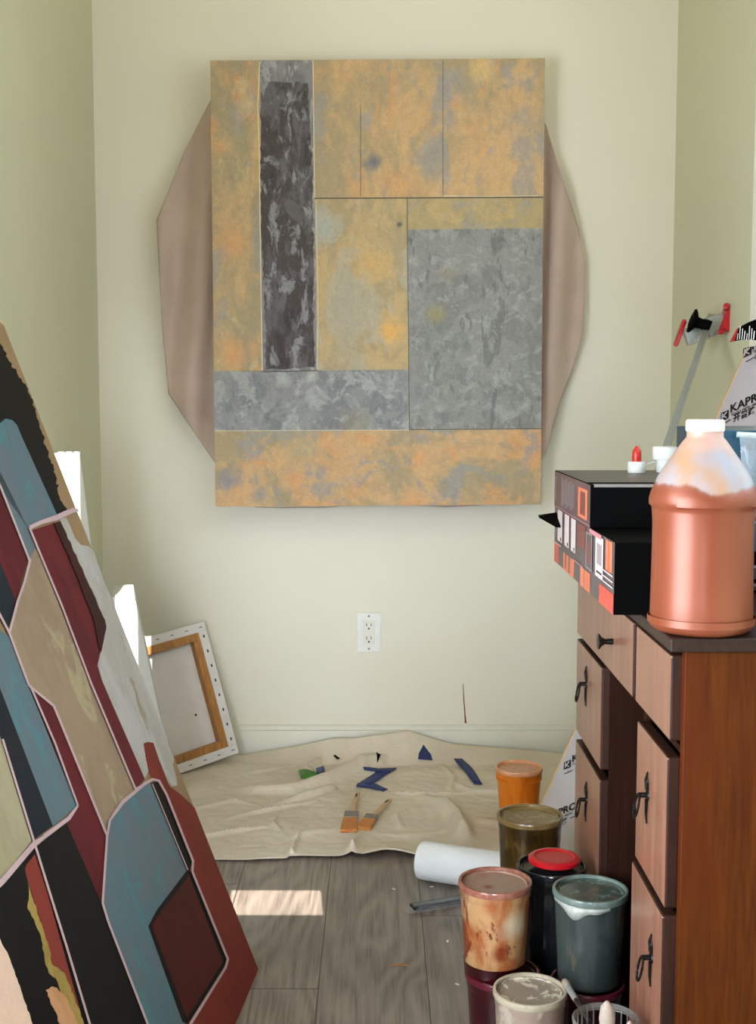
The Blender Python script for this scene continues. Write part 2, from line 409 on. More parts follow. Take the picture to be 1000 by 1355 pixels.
# ------------------------------------------------------------------ big abstract painting on the back wall
PY = 3.375
P0 = Vector((0, PY, 0)); N0 = Vector((0, -1, 0))
ochre = (214, 170, 112); olive = (162, 150, 120); orange = (220, 162, 106); grey = (152, 152, 150); dgrey = (78, 70, 68)
def B(c, px, py, r, st=0.8):
    p = pt(px, py, Y=PY) - pt(500, 669, Y=PY + 0.02); return (c, tuple(p), r, st)
V = (1, 1, 0.45)
M_A = patchy('ochre_left', (202, 168, 122), [(olive, V, 5, 0.40, 0.58, 0.9), (orange, V, 8, 0.53, 0.62, 0.6), ((206, 186, 140), V, 14, 0.60, 0.66, 0.5), (grey, V, 12, 0.58, 0.66, 0.55)],
             blobs=[B((206, 186, 132), 330, 140, 0.035, 0.6), B(orange, 312, 470, 0.06, 0.7), B(orange, 305, 320, 0.06, .5)])
M_B = patchy('grey_column', (138, 136, 138), [((110, 108, 110), V, 18, 0.45, 0.6, 0.7), ((180, 180, 180), V, 30, 0.56, 0.64, 0.6)])
M_Bd = patchy('dark_column', (76, 68, 67), [((108, 104, 106), (1, 1, 0.45), 16, 0.46, 0.58, 0.85), ((156, 156, 160), (1, 1, 0.5), 22, 0.55, 0.63, 0.75), ((56, 48, 48), (1, 1, 0.3), 8, 0.5, 0.6, 0.6)], fine=0.2)
M_C = patchy('ochre_top', (206, 170, 122), [(olive, V, 4.5, 0.43, 0.60, 0.75), (orange, V, 7, 0.56, 0.66, 0.5), (grey, (1, 1, .5), 10, 0.55, 0.66, 0.65)],
             blobs=[B((108, 112, 124), 494, 214, 0.028, 0.9), B(grey, 484, 160, 0.03, 0.6), B((226, 190, 124), 640, 90, 0.05, 0.7), B(orange, 530, 245, 0.07, 0.6), B(grey, 690, 160, 0.06, 0.55), B(grey, 600, 110, 0.06, .5)])
M_D = patchy('ochre_middle', (194, 168, 122), [(olive, V, 9, 0.48, 0.58, 0.55), ((178, 174, 158), V, 8, 0.52, 0.6, 0.6)],
             blobs=[B((176, 178, 168), 430, 300, 0.07, 0.9), B((232, 178, 96), 515, 435, 0.05, 0.85), B((86, 92, 88), 528, 297, 0.010, 0.9), B((216, 176, 110), 490, 350, 0.06, .6), B((184, 168, 132), 450, 470, 0.07, .7)])
M_E = patchy('dull_ochre', (180, 160, 116), [(grey, (1, 1, 1), 18, 0.54, 0.64, 0.55), ((200, 172, 118), (1, 1, 1), 10, 0.5, 0.6, 0.5)])
M_F = patchy('grey_block', (146, 146, 142), [((124, 124, 122), (1, 1, 1), 12, 0.48, 0.6, 0.6), ((172, 172, 168), (1, 1, 1), 26, 0.54, 0.66, 0.6), ((96, 96, 96), (2.2, 2.2, 0.7), 13, 0.63, 0.68, 0.5)],
             fine=0.18, blobs=[B((160, 152, 112), 575, 415, 0.035, 0.8), B((160, 152, 112), 590, 360, 0.03, 0.4)])
M_G = patchy('grey_band', (148, 148, 148), [((120, 122, 126), (1, 1, 1), 13, 0.48, 0.6, 0.7), ((184, 184, 182), (1, 1, 1), 18, 0.54, 0.64, 0.6)], fine=0.2,
             blobs=[B((196, 196, 192), 375, 503, 0.03, 0.8), B((196, 196, 192), 412, 497, 0.02, 0.8), B((168, 158, 128), 470, 560, .06, .4)])
M_H = patchy('ochre_bottom', (206, 168, 122), [(olive, (.7, 1, 1), 6, 0.43, 0.57, 0.8), (orange, (.7, 1, 1), 9, 0.54, 0.63, 0.65), (grey, (.8, 1, 1), 9, 0.57, 0.66, 0.7)],
             blobs=[B((142, 138, 142), 304, 636, 0.045, 0.95), B((148, 148, 144), 345, 655, 0.03, 0.8), B((180, 165, 130), 400, 590, 0.07, 0.7), B(grey, 425, 625, 0.025, 0.6), B(orange, 390, 632, 0.03, .7)])
M_seam = plain('seam_line', (92, 84, 72), 0.8)
M_seaml = plain('pale_seam', (214, 202, 168), 0.8)
M_cside = plain('painting_side', (166, 140, 102), 0.85, var=0.15, scale=20)
t = thing('abstract_painting', 'large ochre and grey abstract painting with a dark vertical column, hung on the back wall', 'painting', pt(500, 669, Y=PY + 0.02))
b = BM()
cs = [pt(285, 670.5, Y=PY), pt(715, 667.5, Y=PY), pt(721, 77, Y=PY), pt(278, 80, Y=PY)]
D = Vector((0, 0.045, 0))
add_hexa(b, [cs[0] + D, cs[1] + D, cs[1] + D * 0.02, cs[0] + D * 0.02, cs[3] + D, cs[2] + D, cs[2] + D * 0.02, cs[3] + D * 0.02], 0)
mats = [M_cside, M_A, M_B, M_Bd, M_C, M_D, M_E, M_F, M_G, M_H, M_seam, M_seaml]
rp = rough_poly
polys = [(1, [(278, 80), (344, 80), (347, 491), (283, 491)]), (2, [(344, 80), (414, 79.5), (419, 490), (347, 491)]),
         (4, [(414, 79.5), (721, 77), (719, 261), (416, 262)]), (5, [(416, 262), (538, 262), (541, 489), (419, 490)]),
         (6, [(538, 262), (719, 261), (718, 302), (538.5, 304)]), (7, [(538.5, 304), (718, 302), (716, 568), (541.5, 568.5)]),
         (8, [(283, 491), (541, 489), (541.5, 569), (284, 570)]), (9, [(284, 570), (716, 568), (715, 667.5), (285, 670.5)])]
for mi, p in polys: add_poly_px(b, p, P0, N0, 0.0002, mi)
add_poly_px(b, rp([(345, 112), (358, 108), (407, 110), (411, 180), (414, 250), (416, 486), (352, 489), (350, 400), (345, 300)], 1.3, 6, 3), P0, N0, 0.0006, 3)
for w, pts, mi in ((1.2, [(414, 80), (416, 262)], 11), (1.6, [(416, 262.5), (538, 262), (719, 261)], 10), (1.0, [(538.5, 262), (541.5, 568)], 10), (0.8, [(477, 138), (477, 260)], 10),
                   (0.8, [(586, 80), (586, 260)], 10), (1.3, [(343.5, 82), (341, 140), (343, 200), (344, 300), (347, 490)], 11), (1.2, [(347, 492), (420, 490.5)], 10),
                   (1.0, [(541, 568.5), (716, 567.5)], 10), (0.8, [(284, 570), (541, 569)], 11), (0.9, [(418, 265), (421, 420), (419, 488)], 11), (0.9, [(585, 259), (640, 260), (712, 259)], 11)):
    add_line_px(b, rough_line if False else pts, w, P0, N0, 0.0008, mi)
obj('painted_canvas', b, mats, t, world=True)

# linen drop cloth bunched behind the painting
def hanging_cloth():
    out = [(284, 122), (245, 198), (207, 291), (211, 370), (216, 450), (223, 521), (250, 562), (284, 612), (300, 660), (340, 671.5), (375, 672.5), (420, 671.5), (480, 668), (560, 669), (590, 671), (640, 668),
           (690, 655), (722, 600), (741, 531), (757, 490), (771, 440), (774, 350), (766, 305), (742, 230), (722, 165), (660, 110), (500, 100), (330, 100)]
    O = []
    for i in range(len(out)):
        a = Vector(out[i]); c = Vector(out[(i + 1) % len(out)])
        for k in range(8): O.append(a + (c - a) * k / 8)
    cen = Vector((500, 380)); b = BM(); rings = []; K = 60; n = len(O)
    for j in range(K + 1):
        s = 0.55 + 0.45 * j / K; ring = []; K_ = K
        for i, p in enumerate(O):
            q = cen + (p - cen) * s; ang = math.atan2(q.y - cen.y, q.x - cen.x)
            edge = (j / K)
            f = math.sin(ang * 23 + 1.3 + 2 * math.sin(ang * 5)) * 0.5 + math.sin(ang * 41 + s * 5) * 0.25
            if q.x < 300:
                u = (q.x - 207) / 75; w = 0.5 + 0.5 * math.cos((u * 2.6 + 0.9 * (q.y - 380) / 300) * math.pi)
            else:
                u = (774 - q.x) / 55; w = 0.5 + 0.5 * math.cos((u * 2.2 - 0.8 * (q.y - 380) / 300 + .5) * math.pi)
            Y = 3.424 + 0.030 * (1 - w) * max(0, min(1, 1.3 - .3 * u)) + 0.004 * f + 0.008 * noise.noise(Vector((q.x / 25, q.y / 70, 0)))
            Y += 0.012 * max(0, 1 - u) ** 2
            Y = max(3.423, min(Y, 3.487))
            ring.append(b.verts.new(pt(q.x, q.y, Y=Y)))
        rings.append(ring)
    for A, Bb in zip(rings, rings[1:]):
        for i in range(n): b.faces.new((A[i], A[(i + 1) % n], Bb[(i + 1) % n], Bb[i]))
    b.faces.new(rings[0])
    o = obj('hanging_cloth', b, M_linen, smooth=True)
    md = o.modifiers.new('s', 'SOLIDIFY'); md.thickness = 0.0015; md.offset = 0
    return tag(o, 'brown linen cloth hanging behind the big abstract painting, sticking out at both sides', 'cloth')
hanging_cloth()

# ------------------------------------------------------------------ large geometric painting leaning at left
q0 = pt(341, 1283, Z=0.0); q1 = pt(311, 1355, Z=0.0); wdir = (q1 - q0).normalized()
TL = R(22.2)
hz = Vector((wdir.y, -wdir.x, 0)); hz = hz if hz.x < 0 else -hz      # horizontal, away to the left
edir = (hz * math.sin(TL) + Vector((0, 0, 1)) * math.cos(TL)).normalized()
for _ in range(30):   # settle the lean so the far edge runs through the photo's corner
    target = (4.0, 428.0); Ltry = 1.25; p = q0 + edir * Ltry
    v = p - CO; x = 500 + FPX * v.x / v.dot(Fv); y = 677.5 - FPX * v.dot(Uv) / v.dot(Fv)
    xe = 4 + (y - 428) * (341 - 4) / (1283 - 428)
    TL += 0.0008 * (x - xe) * 0.5; edir = (hz * math.sin(TL) + Vector((0, 0, 1)) * math.cos(TL)).normalized()
NP = wdir.cross(edir).normalized(); NP = NP if NP.x > 0 else -NP
LH, LW, LT = 1.235, 0.95, 0.036
PQ = q0
def on_edge(y): return 4 + (y - 428) * (341 - 4) / (1283 - 428)
t = thing('geometric_painting', 'large unfinished geometric painting in dark red, slate blue, tan and black leaning at the left', 'painting', q0 + wdir * LW / 2)
b = BM()
c0, c1 = q0, q0 + wdir * LW
add_hexa(b, [c0 - NP * LT, c1 - NP * LT, c1, c0, c0 - NP * LT + edir * LH, c1 - NP * LT + edir * LH, c1 + edir * LH, c0 + edir * LH], 0)
sheen = [((255, 255, 255), (1, 1, 1), 40, 0.8, 0.9, 0.05)]
def art(name, c, c2, sc=10, st=0.5, rough=0.5): return patchy(name, c, [(c2, (1, 1, 0.4), sc, 0.45, 0.62, st)], rough=max(rough, .6), fine=0.07, bump=0.25, spec=0.22)
A_raw = art('raw_canvas', (158, 130, 96), (138, 112, 82))
A_blk = art('art_black', (11, 11, 13), (20, 20, 20), 12, 0.5, 0.55)
A_blu = patchy('art_slate_blue', (88, 116, 128), [((108, 112, 122), (1, 1, .5), 7, 0.45, 0.6, 0.6), ((66, 136, 148), (1, 1, .25), 26, 0.57, 0.66, 0.55)], rough=0.5, fine=0.07)
A_red = art('art_dark_red', (104, 30, 38), (82, 24, 32), 9, 0.7)
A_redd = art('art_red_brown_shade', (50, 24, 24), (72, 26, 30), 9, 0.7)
A_nav = art('art_navy', (24, 34, 46), (30, 30, 36), 9, 0.6)
A_tan = patchy('art_tan', (160, 138, 112), [((148, 124, 104), (1, 1, .5), 8, 0.45, 0.6, 0.7), ((186, 176, 136), (1, 1, .25), 17, 0.60, 0.68, 0.6)], rough=0.5, fine=0.06)
A_khk = art('art_khaki', (176, 168, 138), (166, 154, 124), 8, 0.6)
A_wht = patchy('art_off_white', (190, 188, 184), [((172, 166, 154), (1, 1, .4), 8, 0.45, 0.6, 0.7), ((150, 134, 104), (1, 1, .3), 12, 0.63, 0.68, 0.8)], rough=0.6, fine=0.07)
A_rus = art('art_rust', (132, 50, 40), (116, 44, 32), 9, 0.6)
A_mar = art('art_maroon', (84, 24, 20), (66, 22, 18), 9, 0.7)
A_pnk = art('art_pink_line', (208, 180, 184), (196, 168, 176), 20, 0.5)
A_olv = art('art_olive', (172, 148, 82), (140, 116, 60), 20, 0.6)
A_pea = art('art_peach', (206, 154, 114), (190, 140, 96), 16, 0.6)
A_crm = art('art_cream', (240, 206, 186), (236, 212, 196), 10, 0.5)
A_brk = art('art_brick', (142, 62, 50), (130, 52, 46), 10, 0.5)
am = [A_raw, A_blk, A_blu, A_red, A_nav, A_tan, A_khk, A_wht, A_rus, A_mar, A_pnk, A_olv, A_pea, A_crm, A_brk, A_redd]
E = on_edge
shapes = [
 (1, rp([(-60, 380), (0, 455), (13, 479), (37, 514), (48, 548), (61, 592), (72, 621), (79, 658), (88, 676), (74, 684), (30, 583), (0, 560), (-60, 540)], 2.0, 3, 1)),
 (2, [(-60, 560), (0, 560), (7, 554), (16, 556), (22, 562), (30, 581), (77, 685), (36, 698), (47, 724), (37, 742), (0, 648), (-60, 500)]),
 (3, [(-60, 510), (0, 650), (36, 742), (21, 796), (0, 746), (-60, 610)]),
 (4, [(-60, 610), (0, 745), (21, 796), (9, 836), (0, 818), (-60, 690)]),
 (5, [(47, 724), (38, 741), (22, 797), (11, 838), (35, 906), (70, 935), (139, 1106), (144, 1084), (178, 1047), (118, 905), (80, 805)]),
 (3, [(41, 702), (78, 690), (137, 821), (139, 830), (128, 881), (134, 900), (191, 1031), (178, 1047), (118, 905), (80, 805)]),
 (7, [(78, 690), (80, 686), (87, 685), (92, 696), (99, 713), (106, 721), (117, 723), (124, 731), (E(757) - 1, 757), (E(950) - 0.3, 950), (217, 960), (222, 985), (230, 1005), (228, 1012), (233, 1030), (234, 1039), (225, 1042), (217, 1027), (210, 1006), (202, 984), (189, 984), (193, 1003), (196, 1020), (191, 1031), (134, 900), (128, 881), (139, 830), (137, 821)]),
 (8, [(189, 984), (195, 982), (202, 983), (210, 1006), (224, 1041), (239, 1052), (260, 1072), (E(1100), 1100), (E(1283), 1283), (311, 1355), (285, 1420), (200, 1420), (251, 1350), (296, 1280), (298, 1269), (251, 1155), (254, 1148), (252, 1139), (217, 1052), (203, 1033), (196, 1022), (192, 1003)]),
 (2, [(198, 1037), (247, 1152), (207, 1206), (196, 1226), (244, 1356), (256, 1390), (205, 1400), (134, 1197), (142, 1085), (165, 1058), (190, 1036)]),
 (1, [(199, 1036), (207, 1035), (217, 1054), (252, 1141), (250, 1152), (246, 1153)]),
 (1, [(247, 1151), (252, 1154), (298, 1270), (295, 1280), (247, 1356), (240, 1352), (195, 1226), (206, 1205)]),
 (9, [(249, 1159), (294, 1273), (246, 1348), (200, 1226), (210, 1209)]),
 (3, [(40, 912), (68, 934), (139, 1106), (133, 1196), (86, 1089), (100, 1066)]),
 (2, [(-60, 700), (0, 836), (10, 842), (37, 910), (100, 1067), (68, 1095), (0, 915), (-60, 760)]),
 (4, [(-60, 760), (0, 915), (68, 1093), (42, 1113), (0, 980), (-60, 820)]),
 (6, [(-60, 820), (0, 980), (40, 1113), (0, 1166), (-80, 1240)]),
 (1, [(-90, 1240), (0, 1170), (45, 1122), (86, 1089), (133, 1197), (140, 1220), (195, 1362), (215, 1420), (60, 1420), (-60, 1420)]),
 (14, [(31, 1151), (33, 1145), (44, 1131), (60, 1180), (100, 1324), (106, 1345), (83, 1288), (66, 1276), (65, 1263), (33, 1161)]),
 (11, rp([(34, 1166), (65, 1263), (66, 1276), (83, 1288), (104, 1340), (116, 1375), (85, 1375), (80, 1318), (72, 1296), (62, 1288), (57, 1272), (52, 1240), (43, 1218), (34, 1203), (36, 1185)], 0.8, 5, 5)),
 (12, rp([(58, 1311), (66, 1306), (73, 1308), (83, 1318), (96, 1345), (106, 1375), (84, 1375), (70, 1338)], 1.4, 4, 6)),
 (13, rp([(-80, 1080), (0, 1250), (7, 1261), (20, 1296), (41, 1357), (60, 1420), (-120, 1420)], 0.8, 5, 7)),
]
off = 0.0002
for mi, p in shapes:
    add_poly_px(b, p, PQ, NP, off, mi); off += 0.00012
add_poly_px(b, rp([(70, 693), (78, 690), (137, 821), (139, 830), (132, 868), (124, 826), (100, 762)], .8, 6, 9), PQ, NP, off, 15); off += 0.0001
for w, pts in ((2.6, [(-60, 505), (0, 648), (37, 742)]), (3.0, [(38, 741), (30, 772), (21, 797), (10, 839)]), (3.0, [(-10, 800), (10, 838), (36, 908), (69, 935), (139, 1106)]),
               (2.6, [(37, 699), (48, 726), (80, 803), (118, 904), (178, 1047)]), ([5, 5, 7, 7, 6, 4], [(37, 699), (52, 692), (72, 686), (85, 680), (95, 676), (102, 676)]),
               ([4, 5, 3], [(178, 1047), (160, 1062), (143, 1086)]), (3, [(143, 1084), (139, 1108), (133, 1196), (141, 1222), (195, 1362)]), ([5, 4, 3], [(160, 1062), (190, 1037), (199, 1032)]),
               ([4, 3, 3, 3, 3, 3, 3, 3, 4], [(178, 1045), (200, 1032), (208, 1034), (218, 1052), (253, 1140), (252, 1154), (299, 1270), (296, 1281), (249, 1356)]), (1.4, [(199, 1038), (246, 1152)]),
               ([7, 8, 7, 3], [(-70, 1235), (0, 1167), (42, 1118), (62, 1104)]), ([6, 5, 3], [(55, 1108), (88, 1084), (100, 1067)]), (2.6, [(100, 1067), (70, 985), (37, 908)]),
               (3.0, [(0, 979), (42, 1116), (60, 1175), (85, 1255), (117, 1362)]), (1.0, [(134, 900), (128, 881), (139, 830)])):
    add_line_px(b, pts, w, PQ, NP, off, 10); off += 0.00008
# trim everything that spills over the canvas edges
bmesh.ops.recalc_face_normals(b, faces=b.faces)
for co, no in ((c0 - wdir * 0.0005, -wdir), (c1 + wdir * 0.0005, wdir), (c0 - edir * 0.0005, -edir), (c0 + edir * (LH + 0.0005), edir)):
    bmesh.ops.bisect_plane(b, geom=b.verts[:] + b.edges[:] + b.faces[:], plane_co=co, plane_no=no, clear_outer=True)
obj('painted_canvas', b, am, t, world=True)

# ------------------------------------------------------------------ sunlit canvases leaning behind it
def edge_canvas(name, label, tr, br_, Y, depth, width, cat='canvas'):
    """canvas on its edge against the left wall, its near side edge turned to the camera"""
    top = pt(*tr, Y=Y); low = pt(*br_, Y=Y); up = (top - low).normalized()
    L0 = top.z / up.z; base = top - up * L0
    vdir = Vector((base.x, Y, 0)); vdir = Vector((top.x, Y, 0)).normalized()       # the face runs along the line of sight
    n = Vector((0, 0, 1)).cross(vdir); n = n if n.x < 0 else -n
    t = thing(name, label, cat, base)
    up2 = up; th = depth
    b = BM(); o = base
    d = (vdir + Vector((-0.012, 0, 0))).normalized() * width
    cc = [o, o + n * th, o + n * th + d, o + d]
    add_hexa(b, cc + [c + up2 * L0 for c in cc])
    bmesh.ops.subdivide_edges(b, edges=b.edges[:], cuts=1)
    obj('wrapped_canvas', b, M_gesso_edge, t, world=True, bevel=0.003)
    # folded corners on top
    b = BM()
    for k in range(3):
        a = o + up2 * L0 + n * (th * (0.12 + 0.3 * k)); add_bar(b, a, a + d * 0.12, th * 0.26, 0.007, n)
    obj('corner_fold', b, M_gesso_edge, t, world=True, bevel=0.002)
    return t
edge_canvas('stretched_canvas', 'taller of two sunlit blank canvases on edge at the left wall, nearer the camera, pinkish', (106, 600), (121, 725), 2.92, 0.06, 0.22)
edge_canvas('stretched_canvas', 'shorter bright white sunlit canvas on edge, just left of the canvas showing its back', (178, 789), (209, 935), 3.02, 0.055, 0.2)

# small canvas seen from the back
def back_canvas():
    BR = pt(316, 996, Y=3.41); TR = pt(270, 822, Y=3.455); BLd = pt(238, 1019, Y=3.30)
    eh = (TR - BR); H = eh.length; eh.normalize(); ew = (BLd - BR); ew = (ew - eh * ew.dot(eh)).normalized()
    nn = ew.cross(eh).normalized(); nn = nn if nn.y < 0 else -nn
    W = 0.36; t = thing('stretched_canvas', 'small stretched canvas turned to show its pine stretcher bars, leaning in the back left corner', 'canvas', BR)
    def bar(b, u0, v0, u1, v1, d0, d1, mi=0):
        c = [BR + ew * u + eh * v for u, v in ((u0, v0), (u1, v0), (u1, v1), (u0, v1))]
        add_hexa(b, [p + nn * d0 for p in c] + [p + nn * d1 for p in c], mi)
    b = BM(); bar(b, 0, 0, W, H, -0.030, -0.024); 
    e = 0.026
    for a in ((0, 0, W, e), (0, H - e, W, H), (0, e, e, H - e), (W - e, e, W, H - e)): bar(b, *a, -0.024, 0.0018)
    obj('canvas_wrap', b, M_gesso, t, world=True, bevel=0.002)
    b = BM(); s = 0.022
    for i, a in enumerate(((e, e, W - e, e + s), (e, H - e - s, W - e, H - e), (e, e + s, e + s, H - e - s), (W - e - s, e + s, W - e, H - e - s))):
        b = BM(); bar(b, *a, -0.0235, 0.0008); obj('stretcher_bar', b, M_pine, t, world=True, bevel=0.001)
    for k in range(1, 9):
        v = H * k / 9; b = BM(); bar(b, e * .45, v - .002, e * .6, v + .006, 0.0018, 0.0028); obj('staple', b, M_iron, t, world=True)
    for k in range(0, 8):
        u = 0.012 + 0.045 * k
        for v in (e * .45, H - e * .55): b = BM(); bar(b, u, v, u + .009, v + .002, 0.0018, 0.0028); obj('staple', b, M_iron, t, world=True)
    b = BM(); c = on_plane(259, 946, BR + nn * -0.022, nn); add_lathe(b, [(0, 0), (0.0035, 0), (0, 0.001)], 12, mat=frame_mat(c, ew, eh, nn)); obj('paint_spot', b, M_dark_slot, t, world=True)
back_canvas()

# ------------------------------------------------------------------ drop cloth on the floor
def seg_d(p, a, c):
    ab = c - a; tt = max(0, min(1, (p - a).dot(ab) / ab.length_squared)); return (p - (a + ab * tt)).length, tt
def ridge(pxs, amps, w):
    P = [pt(x, y, Z=0.0) for x, y in pxs]; return [Vector((p.x, p.y)) for p in P], amps, w
RID = [ridge([(300, 1047), (340, 1050), (385, 1052), (430, 1040), (475, 1022), (520, 1008), (556, 990)], [0, .010, .016, .020, .022, .024, .034], 0.030),
       ridge([(556, 990), (585, 997), (612, 1004), (650, 1000), (740, 996)], [.034, .022, .014, .010, .004], 0.030),
       ridge([(425, 1040), (405, 1022), (440, 1002), (446, 996)], [.0, .012, .02, .016], 0.022),
       ridge([(440, 1047), (410, 1058), (365, 1068)], [.010, .012, .002], 0.014),
       ridge([(560, 1058), (590, 1072), (606, 1092), (612, 1112)], [.004, .016, .024, .030], 0.030),
       ridge([(600, 1040), (625, 1052), (700, 1050)], [.004, .006, .006], 0.02),
       ridge([(446, 1101), (405, 1108), (380, 1115)], [.0, .006, .0], 0.016),
       ridge([(474, 1112), (466, 1132)], [.004, .018], 0.014),
       ridge([(395, 1112), (386, 1134)], [.004, .010], 0.008),
       ridge([(330, 1010), (420, 1000), (500, 1030)], [.0, .006, .004], 0.03),
       ridge([(530, 1100), (524, 1085), (540, 1075)], [.006, .008, .002], 0.012),
       ridge([(640, 1090), (680, 1100), (720, 1080)], [.004, .008, .004], 0.03),
       ridge([(300, 1032), (345, 1024), (390, 1013)], [.0, .005, .0], 0.010), ridge([(255, 1075), (310, 1066), (350, 1072)], [.003, .006, .0], 0.010),
       ridge([(300, 1088), (345, 1078), (420, 1064)], [.002, .007, .003], 0.009), ridge([(262, 1112), (320, 1104), (355, 1098)], [.004, .007, .0], 0.009),
       ridge([(365, 1082), (362, 1096), (374, 1106)], [.0, .006, .0], 0.007), ridge([(490, 1108), (540, 1112), (590, 1104)], [.0, .006, .003], 0.012),
       ridge([(585, 1016), (600, 1034), (596, 1050)], [.002, .007, .003], 0.012), ridge([(640, 1062), (700, 1068), (740, 1064)], [.002, .005, .003], 0.010),
       ridge([(500, 1052), (560, 1056), (650, 1052)], [.001, .004, .001], 0.008), ridge([(480, 1000), (510, 990), (545, 986)], [.004, .012, .02], 0.014),
       ridge([(330, 1001), (390, 997), (440, 1001)], [.002, .008, .004], 0.014), ridge([(620, 1004), (700, 1008), (755, 1003)], [.006, .005, .003], 0.012)]
TOP = [(200, 1000), (316, 999), (350, 993), (400, 985), (440, 976), (470, 976), (540, 966), (575, 977), (600, 984), (690, 991), (760, 998), (900, 1000)]
def top_z(X):
    px = 500 + X / 3.46 * FPX
    for (x0, y0), (x1, y1) in zip(TOP, TOP[1:]):
        if x0 <= px <= x1:
            yy = y0 + (y1 - y0) * (px - x0) / (x1 - x0); return max(0.004, pt(px, yy, Y=3.47).z)
    return 0.004
def cloth_h(X, Y):
    p = Vector((X, Y)); z = 0.005
    for P, A, w in RID:
        best = 0
        for i in range(len(P) - 1):
            d, tt = seg_d(p, P[i], P[i + 1]); a = A[i] + (A[i + 1] - A[i]) * tt
            best = max(best, 1.5 * a * math.exp(-(d / (w * .62)) ** 2))
        z += best
    zr = z
    z += 0.004 * (0.5 + noise.noise(Vector((X * 6, Y * 11, 0.3)))) + 0.003 * abs(noise.noise(Vector((X * 21 + Y * 9, Y * 26 - X * 7, 1.3))))
    k = max(0, min(1, (Y - 3.35) / 0.12)); zb_ = top_z(X) * k ** 1.6; z = max(z * (1 - k * k), zb_) if k > 0 else z
    # front hem lifts where it buckles
    f0 = max(0, 1 - abs(Y - 2.70) / 0.05)
    z += f0 * 0.018 * math.exp(-((X + 0.0 - 0.02) / 0.06) ** 2)
    return max(z, 0.003)
def drop_cloth():
    b = BM(); nx, ny = 220, 170; x0, x1 = -0.50, 0.54; g = []
    for j in range(ny + 1):
        row = []
        for i in range(nx + 1):
            xl = x0 - 0.07 * j / ny; X = xl + (x1 - xl) * i / nx
            front = pt(500 + X / 2.72 * FPX, 1137 + (3 if X < -0.2 else 0) - 3 * max(0, math.exp(-((X + 0.06) / 0.02) ** 2)), Z=0).y + 0.006 * noise.noise(Vector((X * 9, 0, 0)))
            if X > 0.15: front += (X - 0.15) * 0.10
            Y = front + (3.472 - front) * j / ny
            row.append(b.verts.new((X, Y, cloth_h(X, Y))))
        g.append(row)
    for j in range(ny):
        for i in range(nx): b.faces.new((g[j][i], g[j][i + 1], g[j + 1][i + 1], g[j + 1][i]))
    o = obj('drop_cloth', b, M_drop, smooth=True)
    md = o.modifiers.new('s', 'SOLIDIFY'); md.thickness = 0.002; md.offset = 1
    return tag(o, 'wrinkled beige canvas drop cloth spread over the floor along the back wall', 'drop cloth')
drop_cloth()
def on_cloth(px, py, dz=0.0035):
    z = 0.01
    for _ in range(6):
        p = pt(px, py, Z=z); z = z * 0.4 + 0.6 * cloth_h(p.x, p.y)
    p = pt(px, py, Z=z); p.z = cloth_h(p.x, p.y) + dz; return p
def tape(name, label, polys, m, cat='tape', dz=0.004):
    b = BM()
    for poly in polys:
        L = [on_cloth(x, y, dz) for x, y in poly[0]]; Q = [on_cloth(x, y, dz) for x, y in poly[1]]
        n = 10
        def samp(A, s):
            k = s * (len(A) - 1); i = min(int(k), len(A) - 2); return A[i].lerp(A[i + 1], k - i)
        a = []; c = []
        for k in range(n + 1):
            p, q = samp(L, k / n), samp(Q, k / n); p = Vector((p.x, p.y, max(p.z, cloth_h(p.x, p.y) + dz))); q = Vector((q.x, q.y, max(q.z, cloth_h(q.x, q.y) + dz)))
            a.append(b.verts.new(p)); c.append(b.verts.new(q))
        for k in range(n): b.faces.new((a[k], a[k + 1], c[k + 1], c[k]))
    o = obj(name, b, m, smooth=True); md = o.modifiers.new('s', 'SOLIDIFY'); md.thickness = 0.0012
    return tag(o, label, cat)
tape('tape_strip', 'twisted zigzag piece of blue painter\'s tape in the middle of the drop cloth', [([(480, 1018), (500, 1019), (525, 1018)], [(482, 1021), (497, 1023), (513, 1026)]), ([(511, 1018), (495, 1025), (476, 1037)], [(524, 1019), (506, 1030), (490, 1041)]), ([(473, 1038), (490, 1036), (513, 1046)], [(471, 1042), (492, 1045), (507, 1049)])], M_bluetape)
tape('tape_strip', 'small blue tape piece beneath the cloth\'s peak near the back wall', [([(553, 1007), (554, 1001), (560, 997)], [(572, 1008), (570, 1002), (566, 999)])], M_bluetape)
tape('tape_strip', 'straight diagonal blue tape strip left of the orange paint tub', [([(600, 1006), (612, 1020), (627, 1039)], [(611, 1006), (622, 1016), (638, 1040)])], M_bluetape)
tape('tape_strip', 'crumpled blue tape lump beside the green tape piece', [([(418, 1019), (419, 1026)], [(428, 1016), (430, 1024)])], M_bluetape, dz=0.006)
tape('tape_strip', 'green tape piece lying on the left of the drop cloth', [([(395, 1021), (398, 1031), (408, 1033)], [(402, 1020), (412, 1022), (424, 1027)])], M_greentape)
tape('plastic_scrap', 'tiny black scrap on the cloth above the blue zigzag tape', [([(497, 1000), (499, 1005)], [(501, 1002), (504, 1004)])], M_black, 'scrap')
tape('plastic_scrap', 'tiny dark scrap on a cloth fold above the green tape', [([(441, 1003), (446, 1007)], [(443, 1002), (450, 1006)])], M_black, 'scrap')

